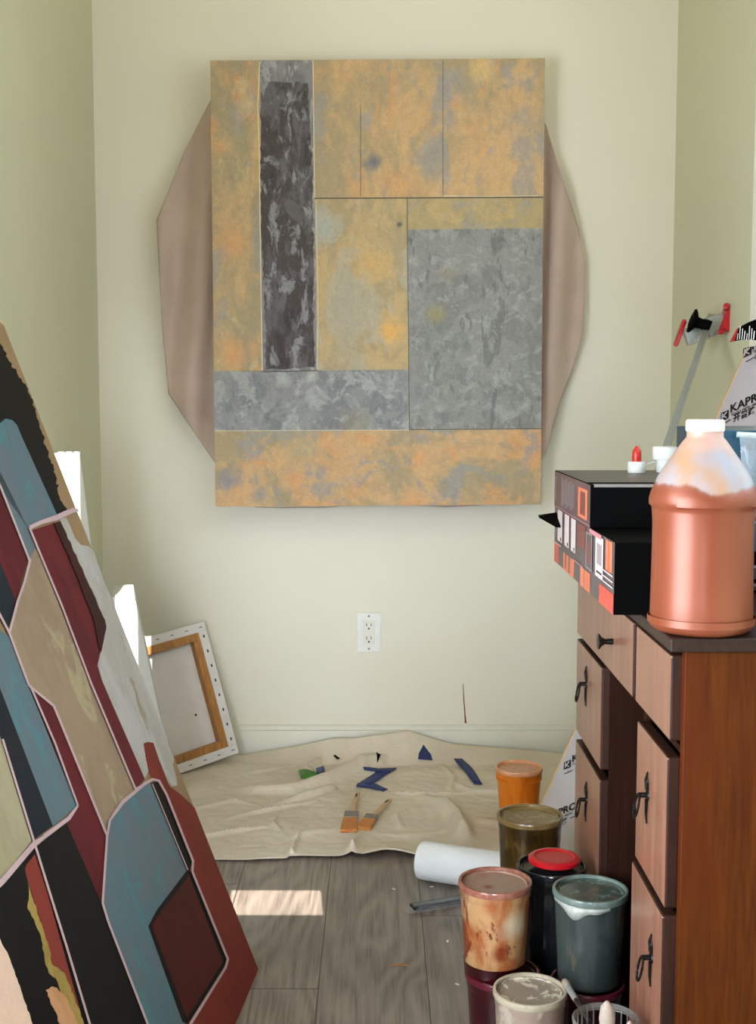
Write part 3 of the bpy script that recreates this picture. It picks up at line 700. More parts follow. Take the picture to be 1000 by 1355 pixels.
# ------------------------------------------------------------------ paint brushes on the cloth
M_bris = patchy('bristles_orange', (206, 142, 74), [((214, 110, 76), (1, 1, 1), 60, 0.48, 0.6, 0.6)], rough=0.8, fine=0.25)
def flat_brush(label, handle_end, ferr_top, tip, hw, wpx):
    a = on_cloth(*handle_end, 0.014); m1 = on_cloth(*ferr_top, 0.012); e = on_cloth(*tip, 0.008)
    t = thing('paint_brush', label, 'brush', m1, group=None)
    side = Vector((0, 0, 1)).cross((e - a).normalized()); d = (e - m1).normalized(); L = (e - m1).length
    b = BM(); H = (m1 - a)
    for i in range(8):
        s0, s1 = i / 8, (i + 1) / 8
        f = lambda s: hw * (0.75 + 0.5 * math.sin(math.pi * min(1, s * 1.2)) * 0.3 + 1.1 * max(0, s - .75) ** 1.0 * 3)
        c = []
        for s in (s0, s1):
            p = a + H * s; w = f(s) / 2; c += [p - side * w - Vector((0, 0, .005)), p + side * w - Vector((0, 0, .005)), p + side * w + Vector((0, 0, .005)), p - side * w + Vector((0, 0, .005))]
        add_hexa(b, c)
    bmesh.ops.remove_doubles(b, verts=b.verts, dist=0.0003)
    h = obj('handle', b, M_handle, t, world=True, bevel=0.002)
    b = BM(); s = a + H * 0.12; add_bar(b, s, s + H * 0.16, hw * .3, .0008, side); b.verts.ensure_lookup_table()
    bmesh.ops.translate(b, verts=b.verts, vec=(0, 0, .0056)); obj('hanging_slot', b, M_dark_slot, t, world=True)
    b = BM(); add_bar(b, m1 - d * .004, m1 + d * L * 0.34, wpx, .013, side); obj('ferrule', b, M_ferrule, t, world=True, bevel=0.0015)
    b = BM(); p = m1 + d * L * 0.32; add_bar(b, p, e, wpx * 1.0, .010, side)
    bmesh.ops.subdivide_edges(b, edges=b.edges[:], cuts=3)
    for v in b.verts:
        k = (v.co - p).dot(d) / (e - p).length; v.co += side * (v.co - p).dot(side) * 0.12 * k + Vector((0, 0, -0.003 * k)) + d * random.uniform(-.002, .002) * k
    obj('bristles', b, M_bris, t, world=True)
flat_brush('left of two orange-stained paint brushes on the drop cloth, handle pointing straight back', (473, 1057), (465, 1083), (461, 1102), 0.013, 0.034)
flat_brush('right of two orange-stained paint brushes on the drop cloth, handle slanting right', (516, 1066), (492, 1087), (481, 1099), 0.013, 0.030)

# ------------------------------------------------------------------ paper towel roll
def towel_roll():
    r = 0.040; a = pt(556, 1137, Z=r + 0.004); c = pt(668, 1154, Z=r + 0.004); ax = (c - a); ax.z = 0; Lr = 0.26; ax.normalize()
    a = Vector((a.x, a.y, r + .003)); t = thing('paper_towel_roll', 'white quilted paper towel roll lying at the front edge of the drop cloth', 'paper towel roll', a - Vector((0, 0, r + .003)))
    up = Vector((0, 0, 1)); s = up.cross(ax)
    m = frame_mat(a, s, up, ax)
    tm = NT('towel_paper'); v = tm.coords(); vo = tm.n('ShaderNodeTexVoronoi'); tm.l(v, vo.inputs[0]); vo.inputs['Scale'].default_value = 90
    tm.set(lin((238, 240, 240)), 0.9); tm.bump(vo.outputs['Distance'], 0.5, 0.002)
    b = BM(); Ll = 0.20
    add_lathe(b, [(0.019, 0.0), (r * 0.93, 0.0), (r * 0.985, 0.004), (r, 0.010), (r, Ll - .01), (r * .98, Ll), (0.019, Ll), (0.019, 0)], 64, mat=m)
    obj('paper_sheets', b, tm.m, t, smooth=True, world=True)
    b = BM(); add_lathe(b, [(0.0188, 0.001), (0.0188, Ll - .001), (0.0175, Ll - .001), (0.0175, 0.001), (0.0188, 0.001)], 40, mat=m)
    obj('cardboard_core', b, plain('cardboard', (150, 120, 88), 0.9), t, smooth=True, world=True)
towel_roll()

# packaged brush on the floor
def bagged_brush():
    a = pt(536, 1203, Z=0.006); c = pt(640, 1186, Z=0.006); d = (c - a); L = d.length; d.normalize(); s = Vector((0, 0, 1)).cross(d)
    t = thing('packaged_brush', 'black brush still in clear plastic sleeve on the bare floor left of the tubs', 'brush', a)
    b = BM(); add_bar(b, a + d * .014 + Vector((0, 0, .002)), a + d * L * .95 + Vector((0, 0, .002)), .026, .009, s); bmesh.ops.subdivide_edges(b, edges=b.edges[:], cuts=2)
    obj('brush_body', b, M_blackgloss, t, world=True, bevel=.003)
    b = BM(); n = 22; g = []
    for i in range(n + 1):
        row = []
        for j in range(7):
            u = i / n; v = (j / 6 - .5) * 2; w = .019
            z = .0025 + .011 * math.sqrt(max(0, 1 - v * v)) * min(1, u * 7) + .0022 * noise.noise(Vector((u * 30, v * 4, 0)))
            p = a + d * (L * u) + s * (v * w); row.append(b.verts.new((p.x, p.y, a.z - .006 + z)))
        g.append(row)
    for i in range(n):
        for j in range(6): b.faces.new((g[i][j], g[i + 1][j], g[i + 1][j + 1], g[i][j + 1]))
    tm = NT('clear_film'); tm.set((0.9, 0.93, 0.95, 1), 0.12, 0, Alpha=0.14); 
    obj('plastic_sleeve', b, tm.m, t, world=True)
bagged_brush()
tag(obj('wood_sliver', (lambda b: (add_tube(b, [pt(516, 1277, Z=.0025), pt(530, 1276, Z=.003), pt(543, 1278, Z=.0025)], [.0012, .0018, .0008], 6), b)[1])(BM()), M_pine), 'thin brown wood sliver lying on the bare floorboards', 'sliver')
for k, (x, y, l) in enumerate(((521, 1176, 'white paint fleck on the floor left of the towel roll\'s shadow'), (571, 1173, 'white fleck on the floor just below the towel roll'), (592, 1245, 'curled white fleck on the floor left of the rust stained tub'), (605, 1302, 'lowest white fleck on the floor near the maroon tub'))):
    b = BM(); p = pt(x, y, Z=0.001); add_box(b, (-.004, -.0015, 0), (.004, .0015, .0012), mat=Matrix.Translation(p - Vector((0, 0, .001))) @ Matrix.Rotation(k * 1.1 - .8, 4, 'Z'))
    tag(obj('paint_fleck', b, M_white), l, 'fleck')

# ------------------------------------------------------------------ paint tubs
def tub(name, label, px, py, Ztop, wpx, H, mbody, mlid, mdisc, taper=0.80, ribs=False, cat='tub', dx=0, dz0=0.0, center=None, r=None, rim=True):
    """Ztop: height of the lid; wpx: lid width in photo px"""
    if center is None:
        c = pt(px, py, Z=Ztop); r = wpx / 2 / FPX * (c - CO).dot(Fv)
    else: c = Vector((center[0], center[1], Ztop))
    t = thing(name, label, cat, (c.x + dx, c.y, Ztop - H))
    rb = r * 0.955; b = BM(); pr = [(0, 0.003), (rb * taper - .004, 0.003), (rb * taper - .002, 0), (rb * taper, 0.002), (rb * taper + .001, .006)]
    pr += [(rb * (taper + (1 - taper) * k), H * k) for k in (0.25, 0.5, 0.75, 0.86)]
    pr += [(rb * 0.985, H - .022), (rb * 1.0, H - .020), (rb * 1.0, H - .006), (rb * .96, H - .006), (rb * 0.9, H - 0.03), (0, H - .03)]
    add_lathe(b, pr, 64)
    if ribs:
        for k in range(48):
            a = 2 * math.pi * k / 48
            add_box(b, (-.0009, -.001, H * .80), (.0009, .001, H - .02), mat=Matrix.Rotation(a, 4, 'Z') @ Matrix.Translation((0, rb * .985, 0)))
    obj('container', b, mbody, t, smooth=True)
    b = BM()
    add_lathe(b, [(r * .90, H - .0075), (r * .905, H - .001), (r * .93, H), (r * .985, H - .0005), (r, H - .003), (r, H - .0075), (r * .985, H - .010), (r * .96, H - .0105), (r * .955, H - .0075), (r * .90, H - .0075)], 64)
    ld = obj('lid', b, mlid, t, smooth=True)
    b = BM(); add_lathe(b, [(0, H - .0065), (r * .82, H - .0065), (r * .845, H - .0045), (r * .875, H - .0045), (r * .905, H - .0075), (r * .905, H - .010), (0, H - .010)], 64)
    obj('lid_panel', b, mdisc, ld, smooth=True)
    return t, r, c
def stained(name, base, layers, rough=0.28, fine=0.05):
    return patchy(name, base, layers, rough=rough, fine=fine, bump=0.08)
m_org = stained('tub_orange', (236, 132, 30), [((214, 96, 14), (1, 1, .3), 24, 0.5, 0.62, 0.6)])
m_orgl = stained('lid_orange', (232, 158, 112), [((240, 190, 150), (1, 1, 1), 50, 0.5, 0.6, 0.6)])
m_orgd = stained('panel_orange', (204, 150, 112), [((190, 120, 70), (1, 1, 1), 40, 0.5, 0.6, 0.6)])
tub('paint_tub', 'bright orange paint tub, farthest tub, standing on the drop cloth', 686.5, 1014, 0.152, 63, 0.143, m_org, m_orgl, m_orgd, ribs=True)
m_brn = stained('tub_umber', (70, 50, 16), [((46, 31, 8), (1, 1, .3), 22, 0.45, 0.6, 0.8), ((120, 96, 44), (1, 1, .3), 40, 0.6, 0.7, 0.4)])
m_brnl = stained('lid_umber', (112, 90, 52), [((140, 118, 76), (1, 1, 1), 60, 0.5, 0.6, 0.6)], 0.2)
m_brnd = stained('panel_umber', (120, 98, 56), [((150, 128, 84), (1, 1, 1), 40, 0.52, 0.6, 0.6), ((78, 60, 26), (1, 1, 1), 20, 0.56, 0.64, 0.7)], 0.15)
tub('paint_tub', 'olive brown paint tub at the right end of the paper towel roll', 701, 1077, 0.275, 88, 0.275, m_brn, m_brnl, m_brnd, taper=0.78)
# black tub with a red lid lying on it
m_blk = stained('tub_black', (20, 23, 25), [((34, 38, 42), (1, 1, .3), 28, 0.5, 0.62, 0.7)], 0.16)
tb, rb_, cb_ = tub('paint_tub', 'glossy black paint tub with a red lid lying on top, behind the blue tub', 730, 1143, 0.283, 93, 0.283, m_blk, m_blk, m_blk, taper=0.86)
b = BM(); r = 0.041; add_lathe(b, [(0, .001), (r * .9, .001), (r, .004), (r, .009), (r * .93, .0115), (r * .78, .012), (r * .72, .0098), (0, .0095)], 56)
o = obj('red_lid', b, M_red, smooth=True); o.location = (cb_.x + .004, cb_.y + .002, 0.2835); tag(o, 'round red plastic lid lying loose on the black paint tub', 'lid')
# rust stained tub on a maroon tub
m_rust = patchy('tub_rust_stained', (178, 136, 92), [((150, 78, 36), (1, 1, .5), 16, 0.44, 0.62, 0.85), ((104, 32, 12), (1, 1, .45), 26, 0.58, 0.63, 0.9), ((196, 162, 122), (1, 1, .4), 9, 0.56, 0.66, 0.6)],
                rough=0.3, fine=0.06, bump=0.1, blobs=[((196, 180, 152), (.022, -.045, .09), .03, .8), ((146, 66, 24), (-.040, -.032, .075), .022, .85), ((120, 42, 14), (.004, -.050, .050), .016, .9), ((150, 74, 30), (-.01, -.052, .125), .018, .8)])
m_rustl = stained('lid_rust', (138, 84, 68), [((162, 110, 92), (1, 1, 1), 60, 0.5, 0.6, 0.6)], 0.22)
m_rustd = patchy('panel_rust', (150, 122, 104), [((150, 104, 84), (1, 1, 1), 30, 0.55, 0.64, 0.6)], rough=0.25, fine=.04, blobs=[((120, 44, 32), (-0.012, -0.012, 0.14), 0.012, 0.9)])
m_mar = stained('tub_maroon', (54, 8, 14), [((38, 5, 9), (1, 1, .3), 22, 0.45, 0.6, 0.8)], 0.22)
m_marl = stained('lid_maroon', (92, 28, 40), [((74, 20, 30), (1, 1, 1), 50, 0.5, 0.6, 0.6)], 0.2)
tR, rR, cR = tub('paint_tub', 'rust stained clear tub stacked on top of a maroon tub, left of the others', 655, 1164, 0.291, 98, 0.1465, m_rust, m_rustl, m_rustd, taper=0.84)
tub('paint_tub', 'maroon paint tub underneath the rust stained clear tub', 0, 0, 0.1495, 0, 0.1495, m_mar, m_marl, m_mar, taper=0.84, center=(cR.x + .0125, cR.y - .002), r=rR * 1.03)
# dark red settled paint in the foot of the rust tub
b = BM(); add_lathe(b, [(rR * .955 * .846, .0003), (rR * .955 * .87, .022), (rR * .955 * .868 + .0006, .0235)], 64)
o = obj('settled_paint', b, m_mar, tR, smooth=True); o.scale = (1.008, 1.008, 1)
m_blue = stained('tub_blue_grey', (62, 70, 66), [((48, 56, 54), (1, 1, .3), 14, 0.45, 0.6, 0.8), ((106, 92, 70), (1, 1, .3), 22, 0.62, 0.68, 0.5)], 0.25)
m_bluel = stained('lid_blue_grey', (104, 120, 112), [((132, 140, 130), (1, 1, 1), 50, 0.5, 0.6, 0.6)], 0.2)
m_blued = stained('panel_blue_grey', (72, 84, 76), [((112, 92, 76), (1, 1, 1), 26, 0.58, 0.66, 0.7), ((130, 146, 138), (1, 1, 1), 34, 0.6, 0.66, 0.5)], 0.15)
tB, rB, cB = tub('paint_tub', 'grey blue paint tub with a white dribble under its rim, beside the desk', 781, 1175, 0.286, 100, 0.143, m_blue, m_bluel, m_blued, taper=0.86)
tub('paint_tub', 'dark maroon tub underneath the grey blue tub', 0, 0, 0.143, 0, 0.143, m_mar, m_marl, m_mar, taper=0.86, center=(cB.x - .002, cB.y), r=rB)
# white dribble
b = BM(); n = 30
va = []; vb = []
for k in range(n + 1):
    a = R(182 + 112 * k / n); s = k / n
    dep = .006 + .016 * math.exp(-((s - .48) / .16) ** 2) + .004 * math.exp(-((s - .8) / .1) ** 2)
    rr = rB * .965; va.append(b.verts.new((rr * math.cos(a), rr * math.sin(a), .143 - .009))); vb.append(b.verts.new((rr * math.cos(a), rr * math.sin(a), .143 - .009 - dep)))
for k in range(n): b.faces.new((va[k], va[k + 1], vb[k + 1], vb[k]))
o = obj('paint_dribble', b, plain('dribble_white', (176, 178, 168), 0.3), tB, smooth=True); md = o.modifiers.new('s', 'SOLIDIFY'); md.thickness = .0015
# pale tub in front
m_pale = stained('tub_pale', (158, 138, 122), [((130, 112, 98), (1, 1, .4), 18, 0.5, 0.62, 0.6), ((196, 184, 164), (1, 1, .6), 22, 0.58, 0.66, 0.6)], 0.3)
m_palel = stained('lid_pale', (178, 166, 142), [((158, 146, 124), (1, 1, 1), 60, 0.5, 0.6, 0.5)], 0.25)
m_paled = patchy('panel_pale', (146, 132, 116), [((206, 196, 172), (1, 1, 1), 18, 0.54, 0.57, 0.95)], rough=0.25, fine=.04)
tP, rP, cP = tub('paint_tub', 'pale cream paint tub in front of the others at the photo\'s bottom edge', 701, 1308, 0.177, 98, 0.177, m_pale, m_palel, m_paled, taper=0.84)

# clear basket of brushes
def basket():
    c = pt(802, 1350, Z=0.235); r = 43 / FPX * (c - CO).dot(Fv); H = 0.235
    m = NT('clear_plastic'); m.set(lin((120, 116, 110)), 0.2, 0, Alpha=0.5); m = m.m
    t = thing('plastic_basket', 'clear plastic mesh basket holding brushes at the photo\'s bottom right beside the desk', 'basket', (c.x, c.y, 0))
    b = BM(); add_lathe(b, [(0, .002), (r * .8, .002), (r * .82, 0), (r * .84, .006)], 40); 
    for k in range(28):
        a = 2 * math.pi * k / 28
        add_tube(b, [(r * .83 * math.cos(a), r * .83 * math.sin(a), .003), (r * math.cos(a), r * math.sin(a), H)], .0011, 5)
    for j in range(9):
        z = H * (1 - j * .11) - .006; rr = r * (.83 + .17 * z / H)
        add_tube(b, [(rr * math.cos(2 * math.pi * k / 40), rr * math.sin(2 * math.pi * k / 40), z) for k in range(41)], .0010, 5, cap=False)
    obj('mesh_wall', b, m, t)
    b = BM(); add_lathe(b, [(r * .98, H - .004), (r * 1.04, H - .003), (r * 1.05, H + .001), (r * 1.0, H + .003), (r * .98, H - .004)], 56); obj('rim', b, m, t, smooth=True)
    return c, r
bc, br = basket()
M_bw = plain('bristles_white', (162, 146, 132), 0.8, var=0.1, scale=220, bump=0.5)
def round_brush(label, foot, tip, r1, blen, flen):
    foot = Vector(foot); tip = Vector(tip); d = (tip - foot); L = d.length; d.normalize()
    t = thing('artist_brush', label, 'brush', foot)
    def P(s): return foot + d * s
    b = BM(); add_tube(b, [P(0), P(L * .4), P(L - blen - flen)], [r1 * .5, r1 * .8, r1 * .75], 12); obj('handle', b, M_blackgloss, t, smooth=True, world=True)
    b = BM(); add_tube(b, [P(L - blen - flen - .002), P(L - blen)], [r1 * .8, r1 * .95], 14); obj('ferrule', b, M_steel, t, smooth=True, world=True)
    b = BM(); add_tube(b, [P(L - blen - .001), P(L - blen * .6), P(L - blen * .2), P(L)], [r1 * .95, r1 * 1.15, r1 * .9, r1 * .25], 14); obj('bristles', b, M_bw, t, smooth=True, world=True)
pA = pt(746, 1297, Z=0.191); pB = pt(786, 1362, Z=0.215)
dd = (pB - pA).normalized()
pB2 = pA + dd * ((pB - pA).length + 0.03)
foot = Vector((bc.x + .012, bc.y - .002, .02))
round_brush('slim white tipped brush leaning out of the basket onto the pale tub', foot, pA, 0.0052, 0.030, 0.05) if False else round_brush('slim white tipped brush leaning out of the basket onto the pale tub', pA + dd * 0.16, pA, 0.0052, 0.030, 0.05)
tp = pt(803, 1325, Z=0.275)
round_brush('fat white bristle brush standing upright in the clear basket', (tp.x + .004, tp.y + .0, .006), tp, 0.0088, 0.036, 0.04)
tp = pt(833, 1351, Z=0.25)
round_brush('short pale tipped brush at the right side in the clear basket', (tp.x - .012, tp.y - .0, .006), tp, 0.004, 0.02, 0.03)

# ------------------------------------------------------------------ desk
def desk():
    XF, YN, YF, HT = 0.3475, 1.442, 2.152, 0.74
    XC = XF + 0.013; XB = 0.80
    t = thing('desk', 'reddish brown wooden kneehole desk with drawers along the right wall', 'desk', ((XF + XB) / 2, (YN + YF) / 2, 0))
    P = lambda n, lo, hi, m, **k: obj(n, box(lo, hi), m, t, world=True, **k)
    P('desktop', (0.3416, 1.436, HT - .0165), (XB + .004, YF + .012, HT), M_desk_dark, bevel=.002)
    # near end panel, far end panel, inner pedestal panels
    P('side_panel', (XC, YN, 0.0), (XB, YN + .016, HT - .0165), M_desk_side, bevel=.0012)
    P('side_panel', (XC, YF - .016, 0.0), (XB, YF, HT - .0165), M_desk_side, bevel=.0012)
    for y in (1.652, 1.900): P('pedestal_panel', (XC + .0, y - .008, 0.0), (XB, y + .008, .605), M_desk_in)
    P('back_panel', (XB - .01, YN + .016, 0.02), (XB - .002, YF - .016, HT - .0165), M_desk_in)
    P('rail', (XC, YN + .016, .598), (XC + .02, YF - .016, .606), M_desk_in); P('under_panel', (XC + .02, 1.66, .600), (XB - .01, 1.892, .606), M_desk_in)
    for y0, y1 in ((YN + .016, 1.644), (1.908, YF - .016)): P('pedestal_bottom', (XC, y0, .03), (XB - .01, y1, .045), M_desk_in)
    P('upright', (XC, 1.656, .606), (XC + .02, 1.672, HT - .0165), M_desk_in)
    def drawer(y0, y1, z0, z1, xf=XF, m=M_desk_face):
        b0 = box((xf, y0, z0), (XC + .004, y1, z1))
        for f in b0.faces: f.material_index = 0 if f.calc_center_median().x < xf + 1e-5 else 1
        d = obj('drawer', b0, [m, M_drawer_edge], t, world=True, bevel=.003)
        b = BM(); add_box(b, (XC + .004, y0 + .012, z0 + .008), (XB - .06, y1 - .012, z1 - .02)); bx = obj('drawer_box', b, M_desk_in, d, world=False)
        bx.matrix_parent_inverse = Matrix.Identity(4); bx.location = -t.location
        return d
    drawer(1.676, YF - .003, .612, .716); drawer(1.457, 1.657, .612, .716)
    d_ = []
    d_.append(drawer(1.908, YF - .003, .440, .603)); d_.append(drawer(1.908, YF - .003, .09, .424))
    d_.append(drawer(1.465, 1.640, .402, .590)); d_.append(drawer(1.458, 1.640, .06, .396, XF - .004))
    # knob on the wide drawer
    kx = [c for c in t.children if c.name.startswith('drawer')]
    kp = pt(811, 849, X=XF); b = BM()
    add_lathe(b, [(0, -.002), (.0045, -.002), (.0045, .006), (.004, .012), (.007, .017), (.0115, .0205), (.0115, .0225), (0, .0235)], 28, mat=Matrix.Translation(kp) @ Matrix.Rotation(R(-90), 4, 'Y'))
    k = obj('knob', b, M_iron, kx[0], smooth=True); k.location = -t.location
    # bail pulls
    for dw, (px, py), xf in ((d_[0], (776, 905), XF), (d_[1], (776, 1058), XF), (d_[2], (857, 1052), XF), (d_[3], (862, 1267), XF - .004)):
        c = pt(px, py, X=xf); b = BM()
        # pierced back plate
        add_lathe(b, [(0, 0), (.009, 0), (.008, .002), (0, .003)], 20, sx=.8, sy=1, mat=Matrix.Translation(c) @ Matrix.Rotation(R(-90), 4, 'Y'))
        for s in (-1, 1): add_tube(b, [c + Vector((-.001, s * .004, .006)), c + Vector((-.0022, s * .006, .018)), c + Vector((-.001, s * .001, .030))], [.0022, .0016, .0008], 8)
        add_tube(b, [c + Vector((-.001, 0, -.006)), c + Vector((-.001, .003, -.026)), c + Vector((-.001, 0, -.038))], [.003, .0022, .001], 8)
        add_tube(b, [c, c + Vector((-.012, 0, 0))], [.0035, .0035], 10)
        pl = obj('handle_plate', b, M_iron, dw, smooth=True); pl.location = -t.location
        b = BM(); ring = []
        for i in range(25):
            a = 2 * math.pi * i / 24; ring.append(c + Vector((-.0115 - .003 * (1 - math.cos(a)), .0095 * math.sin(a), -.014 + .0155 * math.cos(a))))
        add_tube(b, ring, .0017, 8, cap=False); rg = obj('ring_pull', b, M_iron, pl, smooth=True)
    return t
desk()

# ------------------------------------------------------------------ copper jug
def jug():
    zc = 1.492; c = pt(926.5, 836, Y=zc); cx = c.x; dep = (Vector((cx, zc, .86)) - CO).dot(Fv)
    k = dep / FPX
    def z_of(py): return pt(926.5, py, Y=zc).z
    z0 = 0.7402
    raw = [(0, 0), (50, 0), (60, .001), (66, .005), (69.5, .012), (70, .019)]
    prof = [(r * k, z0 + z) for r, z in raw]
    for r, y in ((70, 822), (69.6, 820), (66.8, 818), (66.6, 815), (67.0, 812), (66.5, 790), (66, 760), (65.5, 720), (65.5, 690), (66.5, 676), (67, 671), (70.5, 667), (71, 660), (69.5, 652), (66, 642), (60.5, 630), (53, 618), (44, 605), (36, 594), (28.5, 584), (25, 580), (23.5, 578), (23.5, 569), (0, 569)):
        prof.append((r * k, z_of(y)))
    t = thing('paint_jug', 'large plastic jug of metallic copper paint with white screw cap on the desk corner', 'jug', (cx, zc, z0))
    tm = NT('copper_paint_jug'); v = tm.coords(); tc = tm.n('ShaderNodeTexCoord'); sp = tm.n('ShaderNodeSeparateXYZ'); tm.l(tc.outputs['Object'], sp.inputs[0])
    nz = tm.noise(tm.coords((1, 1, .25)), 20, 3, .45, .3)
    hz_ = z_of(642) - z0
    # paint film line, lower where it ran off in a wide tongue at the front
    dd_ = tm.math('ABSOLUTE', tm.math('SUBTRACT', sp.outputs['X'], -0.008))
    tong = tm.math('MULTIPLY', tm.math('SUBTRACT', 1.0, tm.math('MINIMUM', tm.math('DIVIDE', dd_, .024), 1.0)), 0.010)
    h = tm.math('ADD', sp.outputs['Z'], tm.math('ADD', tong, tm.math('MULTIPLY', tm.math('SUBTRACT', nz, .5), .035)))
    f = tm.ramp(tm.math('SUBTRACT', h, hz_ - .5), .4995, .5035)
    top = tm.math('GREATER_THAN', 0.0, 1.0)
    cop = tm.mix(tm.ramp(tm.noise(v, 9, 2), .3, .7), lin((132, 64, 38)), lin((142, 74, 48)))
    film = tm.ramp(tm.noise(tm.coords((1, 1, .4)), 22, 3, .5), .38, .62, lin((150, 150, 160)), lin((170, 132, 104)))
    neck = tm.ramp(tm.math('SUBTRACT', sp.outputs['Z'], z_of(600) - z0 - .5), .50, .51)
    film = tm.mix(tm.math('MULTIPLY', neck, .6), film, lin((198, 150, 130)))
    tm.set(tm.mix(f, cop, film), 0.42)
    mt = tm.math('MULTIPLY', tm.math('SUBTRACT', 1.0, f), 0.25); tm.l(mt, tm.b.inputs['Metallic'])
    tm.b.inputs['Coat Weight'].default_value = 0.15; tm.b.inputs['Coat Roughness'].default_value = 0.25
    b = BM(); add_lathe(b, [(r, z - z0) for r, z in prof], 96)
    for vv in b.verts:      # shoulder facets and slightly squared body
        a = math.atan2(vv.co.y, vv.co.x); zz = vv.co.z + z0
        w = max(0, min(1, (z_of(585) - zz) / .01)) * max(0, min(1, (zz - z_of(665)) / .02))
        s = 1 - .02 * w * (math.cos(4 * (a + R(20))) * .5 + .5); vv.co.x *= s; vv.co.y *= s
    obj('jug_body', b, tm.m, t, smooth=True)
    zt, zb = z_of(555) - z0, z_of(570.5) - z0; rc = 24.6 * k; b = BM()
    add_lathe(b, [(0, zt), (rc - .0015, zt), (rc, zt - .0015), (rc, zb), (rc - .002, zb), (rc - .002, zt - .002), (0, zt - .002)], 64)
    for i in range(60):
        a = 2 * math.pi * i / 60; add_box(b, (rc - .0004, -.0005, zb + .001), (rc + .0004, .0005, zt - .002), mat=Matrix.Rotation(a, 4, 'Z'))
    obj('screw_cap', b, M_white, t, smooth=True)
jug()

# ------------------------------------------------------------------ boxes on the desk
def cartons():
    XBX = 0.305
    NX = Vector((-1, 0, 0))
    def corner(px, py): return pt(px, py, X=XBX)
    Xr = 0.435
    # lower carton
    n_b = corner(812, 810.5); f_t = corner(735, 697); n_t = corner(811.5, 717); f_b = corner(735.5, 752)
    yN, yF = n_b.y, 2.14
    zb = 0.7405
    m_side = plain('carton_grey', (92, 78, 78), 0.4, var=0.12, scale=30); m_red = plain('carton_red', (206, 76, 62), 0.4, var=0.25, scale=90); m_or = plain('carton_orange', (224, 120, 84), 0.4, var=.2, scale=70)
    m_wh = plain('carton_white', (226, 206, 204), 0.4, var=.04); m_pk = plain('carton_pink', (206, 130, 134), 0.4, var=.1); m_pur = plain('carton_plum', (96, 70, 72), 0.42, var=.12, scale=40); m_tx = plain('carton_print', (158, 142, 142), 0.5)
    m_dr = plain('carton_dark_red', (120, 60, 58), 0.4, var=.2, scale=60)
    t = thing('carton', 'lower black carton with red graphics on the desk, overhanging its front edge', 'box', (XBX + .1, (yN + yF) / 2, zb))
    b = BM()
    zl = n_t.z
    c = [(XBX, yN, zb), (Xr, yN, zb), (Xr, yF, zb), (XBX, yF, zb), (XBX, yN, zl), (Xr, yN, zl), (Xr, yF, zl), (XBX, yF, zl)]
    # far half sags with the picture's crease
    add_hexa(b, [Vector(v) for v in c], 0)
    PL = Vector((XBX, 0, 0)); cl = [0.0004]
    def q(pts, mi): add_poly_px(b, pts, PL, NX, cl[0], mi); cl[0] += .00008
    bot = lambda x: 752.5 + (x - 735) * (58.3 / 77)
    # side panel printed grey, down to the real bottom edge
    y_at = lambda x, z: None
    lo_n, lo_f = pt(0, 0, Y=1), None
    def zpx(Y, z):
        v = Vector((XBX, Y, z)) - CO; return (500 + FPX * v.x / v.dot(Fv), 677.5 - FPX * v.dot(Uv) / v.dot(Fv))
    A, Bq, Cq, Dq = zpx(yN, zb + .0005), zpx(yF, zb + .0005), zpx(yF, zl), zpx(yN, zl)
    q([A, Bq, Cq, Dq], 1)
    # map u (0 far .. 1 near), v (0 bottom .. 1 top) on the side
    def uv(u, v):
        Y = 1 / ((1 - u) / yF + u / yN); return zpx(Y, zb + (zl - zb) * v)
    def quad(u0, v0, u1, v1, mi, sk=0): q([uv(u0, v0), uv(u1, v0), uv(u1, v1), uv(u0, v1)], mi)
    quad(0, 0, .07, .36, 2); quad(.15, .0, .33, .30, 3); quad(.18, .05, .20, .32, 1); quad(.24, .02, .26, .3, 1)
    quad(.44, .0, .60, .30, 3); quad(.50, 0, .51, .3, 1); quad(.55, .05, .56, .3, 2)
    quad(.76, 0, 1, .28, 2); quad(.86, .55, .97, .98, 3); quad(.90, .5, .92, .98, 2); quad(.38, .60, .52, .98, 7)
    for u in (.06, .175, .285): quad(u, .44, u + .075, .99, 4)
    for u in (.06, .175, .285): quad(u + .045, .46, u + .06, .52, 8)
    quad(.535, .36, .64, .92, 9); quad(.545, .38, .63, .90, 1); quad(.56, .45, .61, .8, 7)
    quad(.70, .36, .83, .96, 4); quad(.725, .55, .805, .86, 9); quad(.72, .42, .81, .45, 8)
    quad(.60, .93, .80, 1.0, 5)
    for v in (.36, .44, .52): quad(.84, v, 1.0, v + .02, 4)
    quad(.0, .37, .13, .385, 4); quad(.33, .32, .50, .335, 5)
    obj('carton_body', b, [M_black, m_side, m_red, m_or, m_wh, m_pk, m_pur, m_dr, M_dark_slot, m_tx], t, world=True)
    # loose flap sticking out at the back
    b = BM(); z = zl + .004
    f = [Vector((XBX + .004, 2.13, z - .0)), pt(712, 681.5, Y=2.12), Vector((XBX + .004, 1.98, z - .004))]
    f = [pt(735, 678, Y=2.12), pt(712, 681.5, Y=2.12), pt(713, 684, Y=2.10), pt(736, 697, Y=2.06)]
    vs = [b.verts.new(p) for p in f]; b.faces.new(vs)
    # bridge to the carton so the flap is attached
    vs2 = [b.verts.new(p) for p in (Vector((XBX + .02, 2.12, f[0].z)), Vector((XBX + .02, 2.06, f[3].z)))]
    b.faces.new((vs[0], vs[3], vs2[1], vs2[0]))
    o = obj('carton_flap', b, M_black, t, world=True); md = o.modifiers.new('s', 'SOLIDIFY'); md.thickness = .0015
    # upper carton
    nt, nbm = corner(783, 641.5), corner(784, 714)
    ft = corner(732, 632)
    t = thing('carton', 'upper black carton with small print and an orange label, set back on the lower one', 'box', (XBX + .1, (nt.y + yF) / 2, zl))
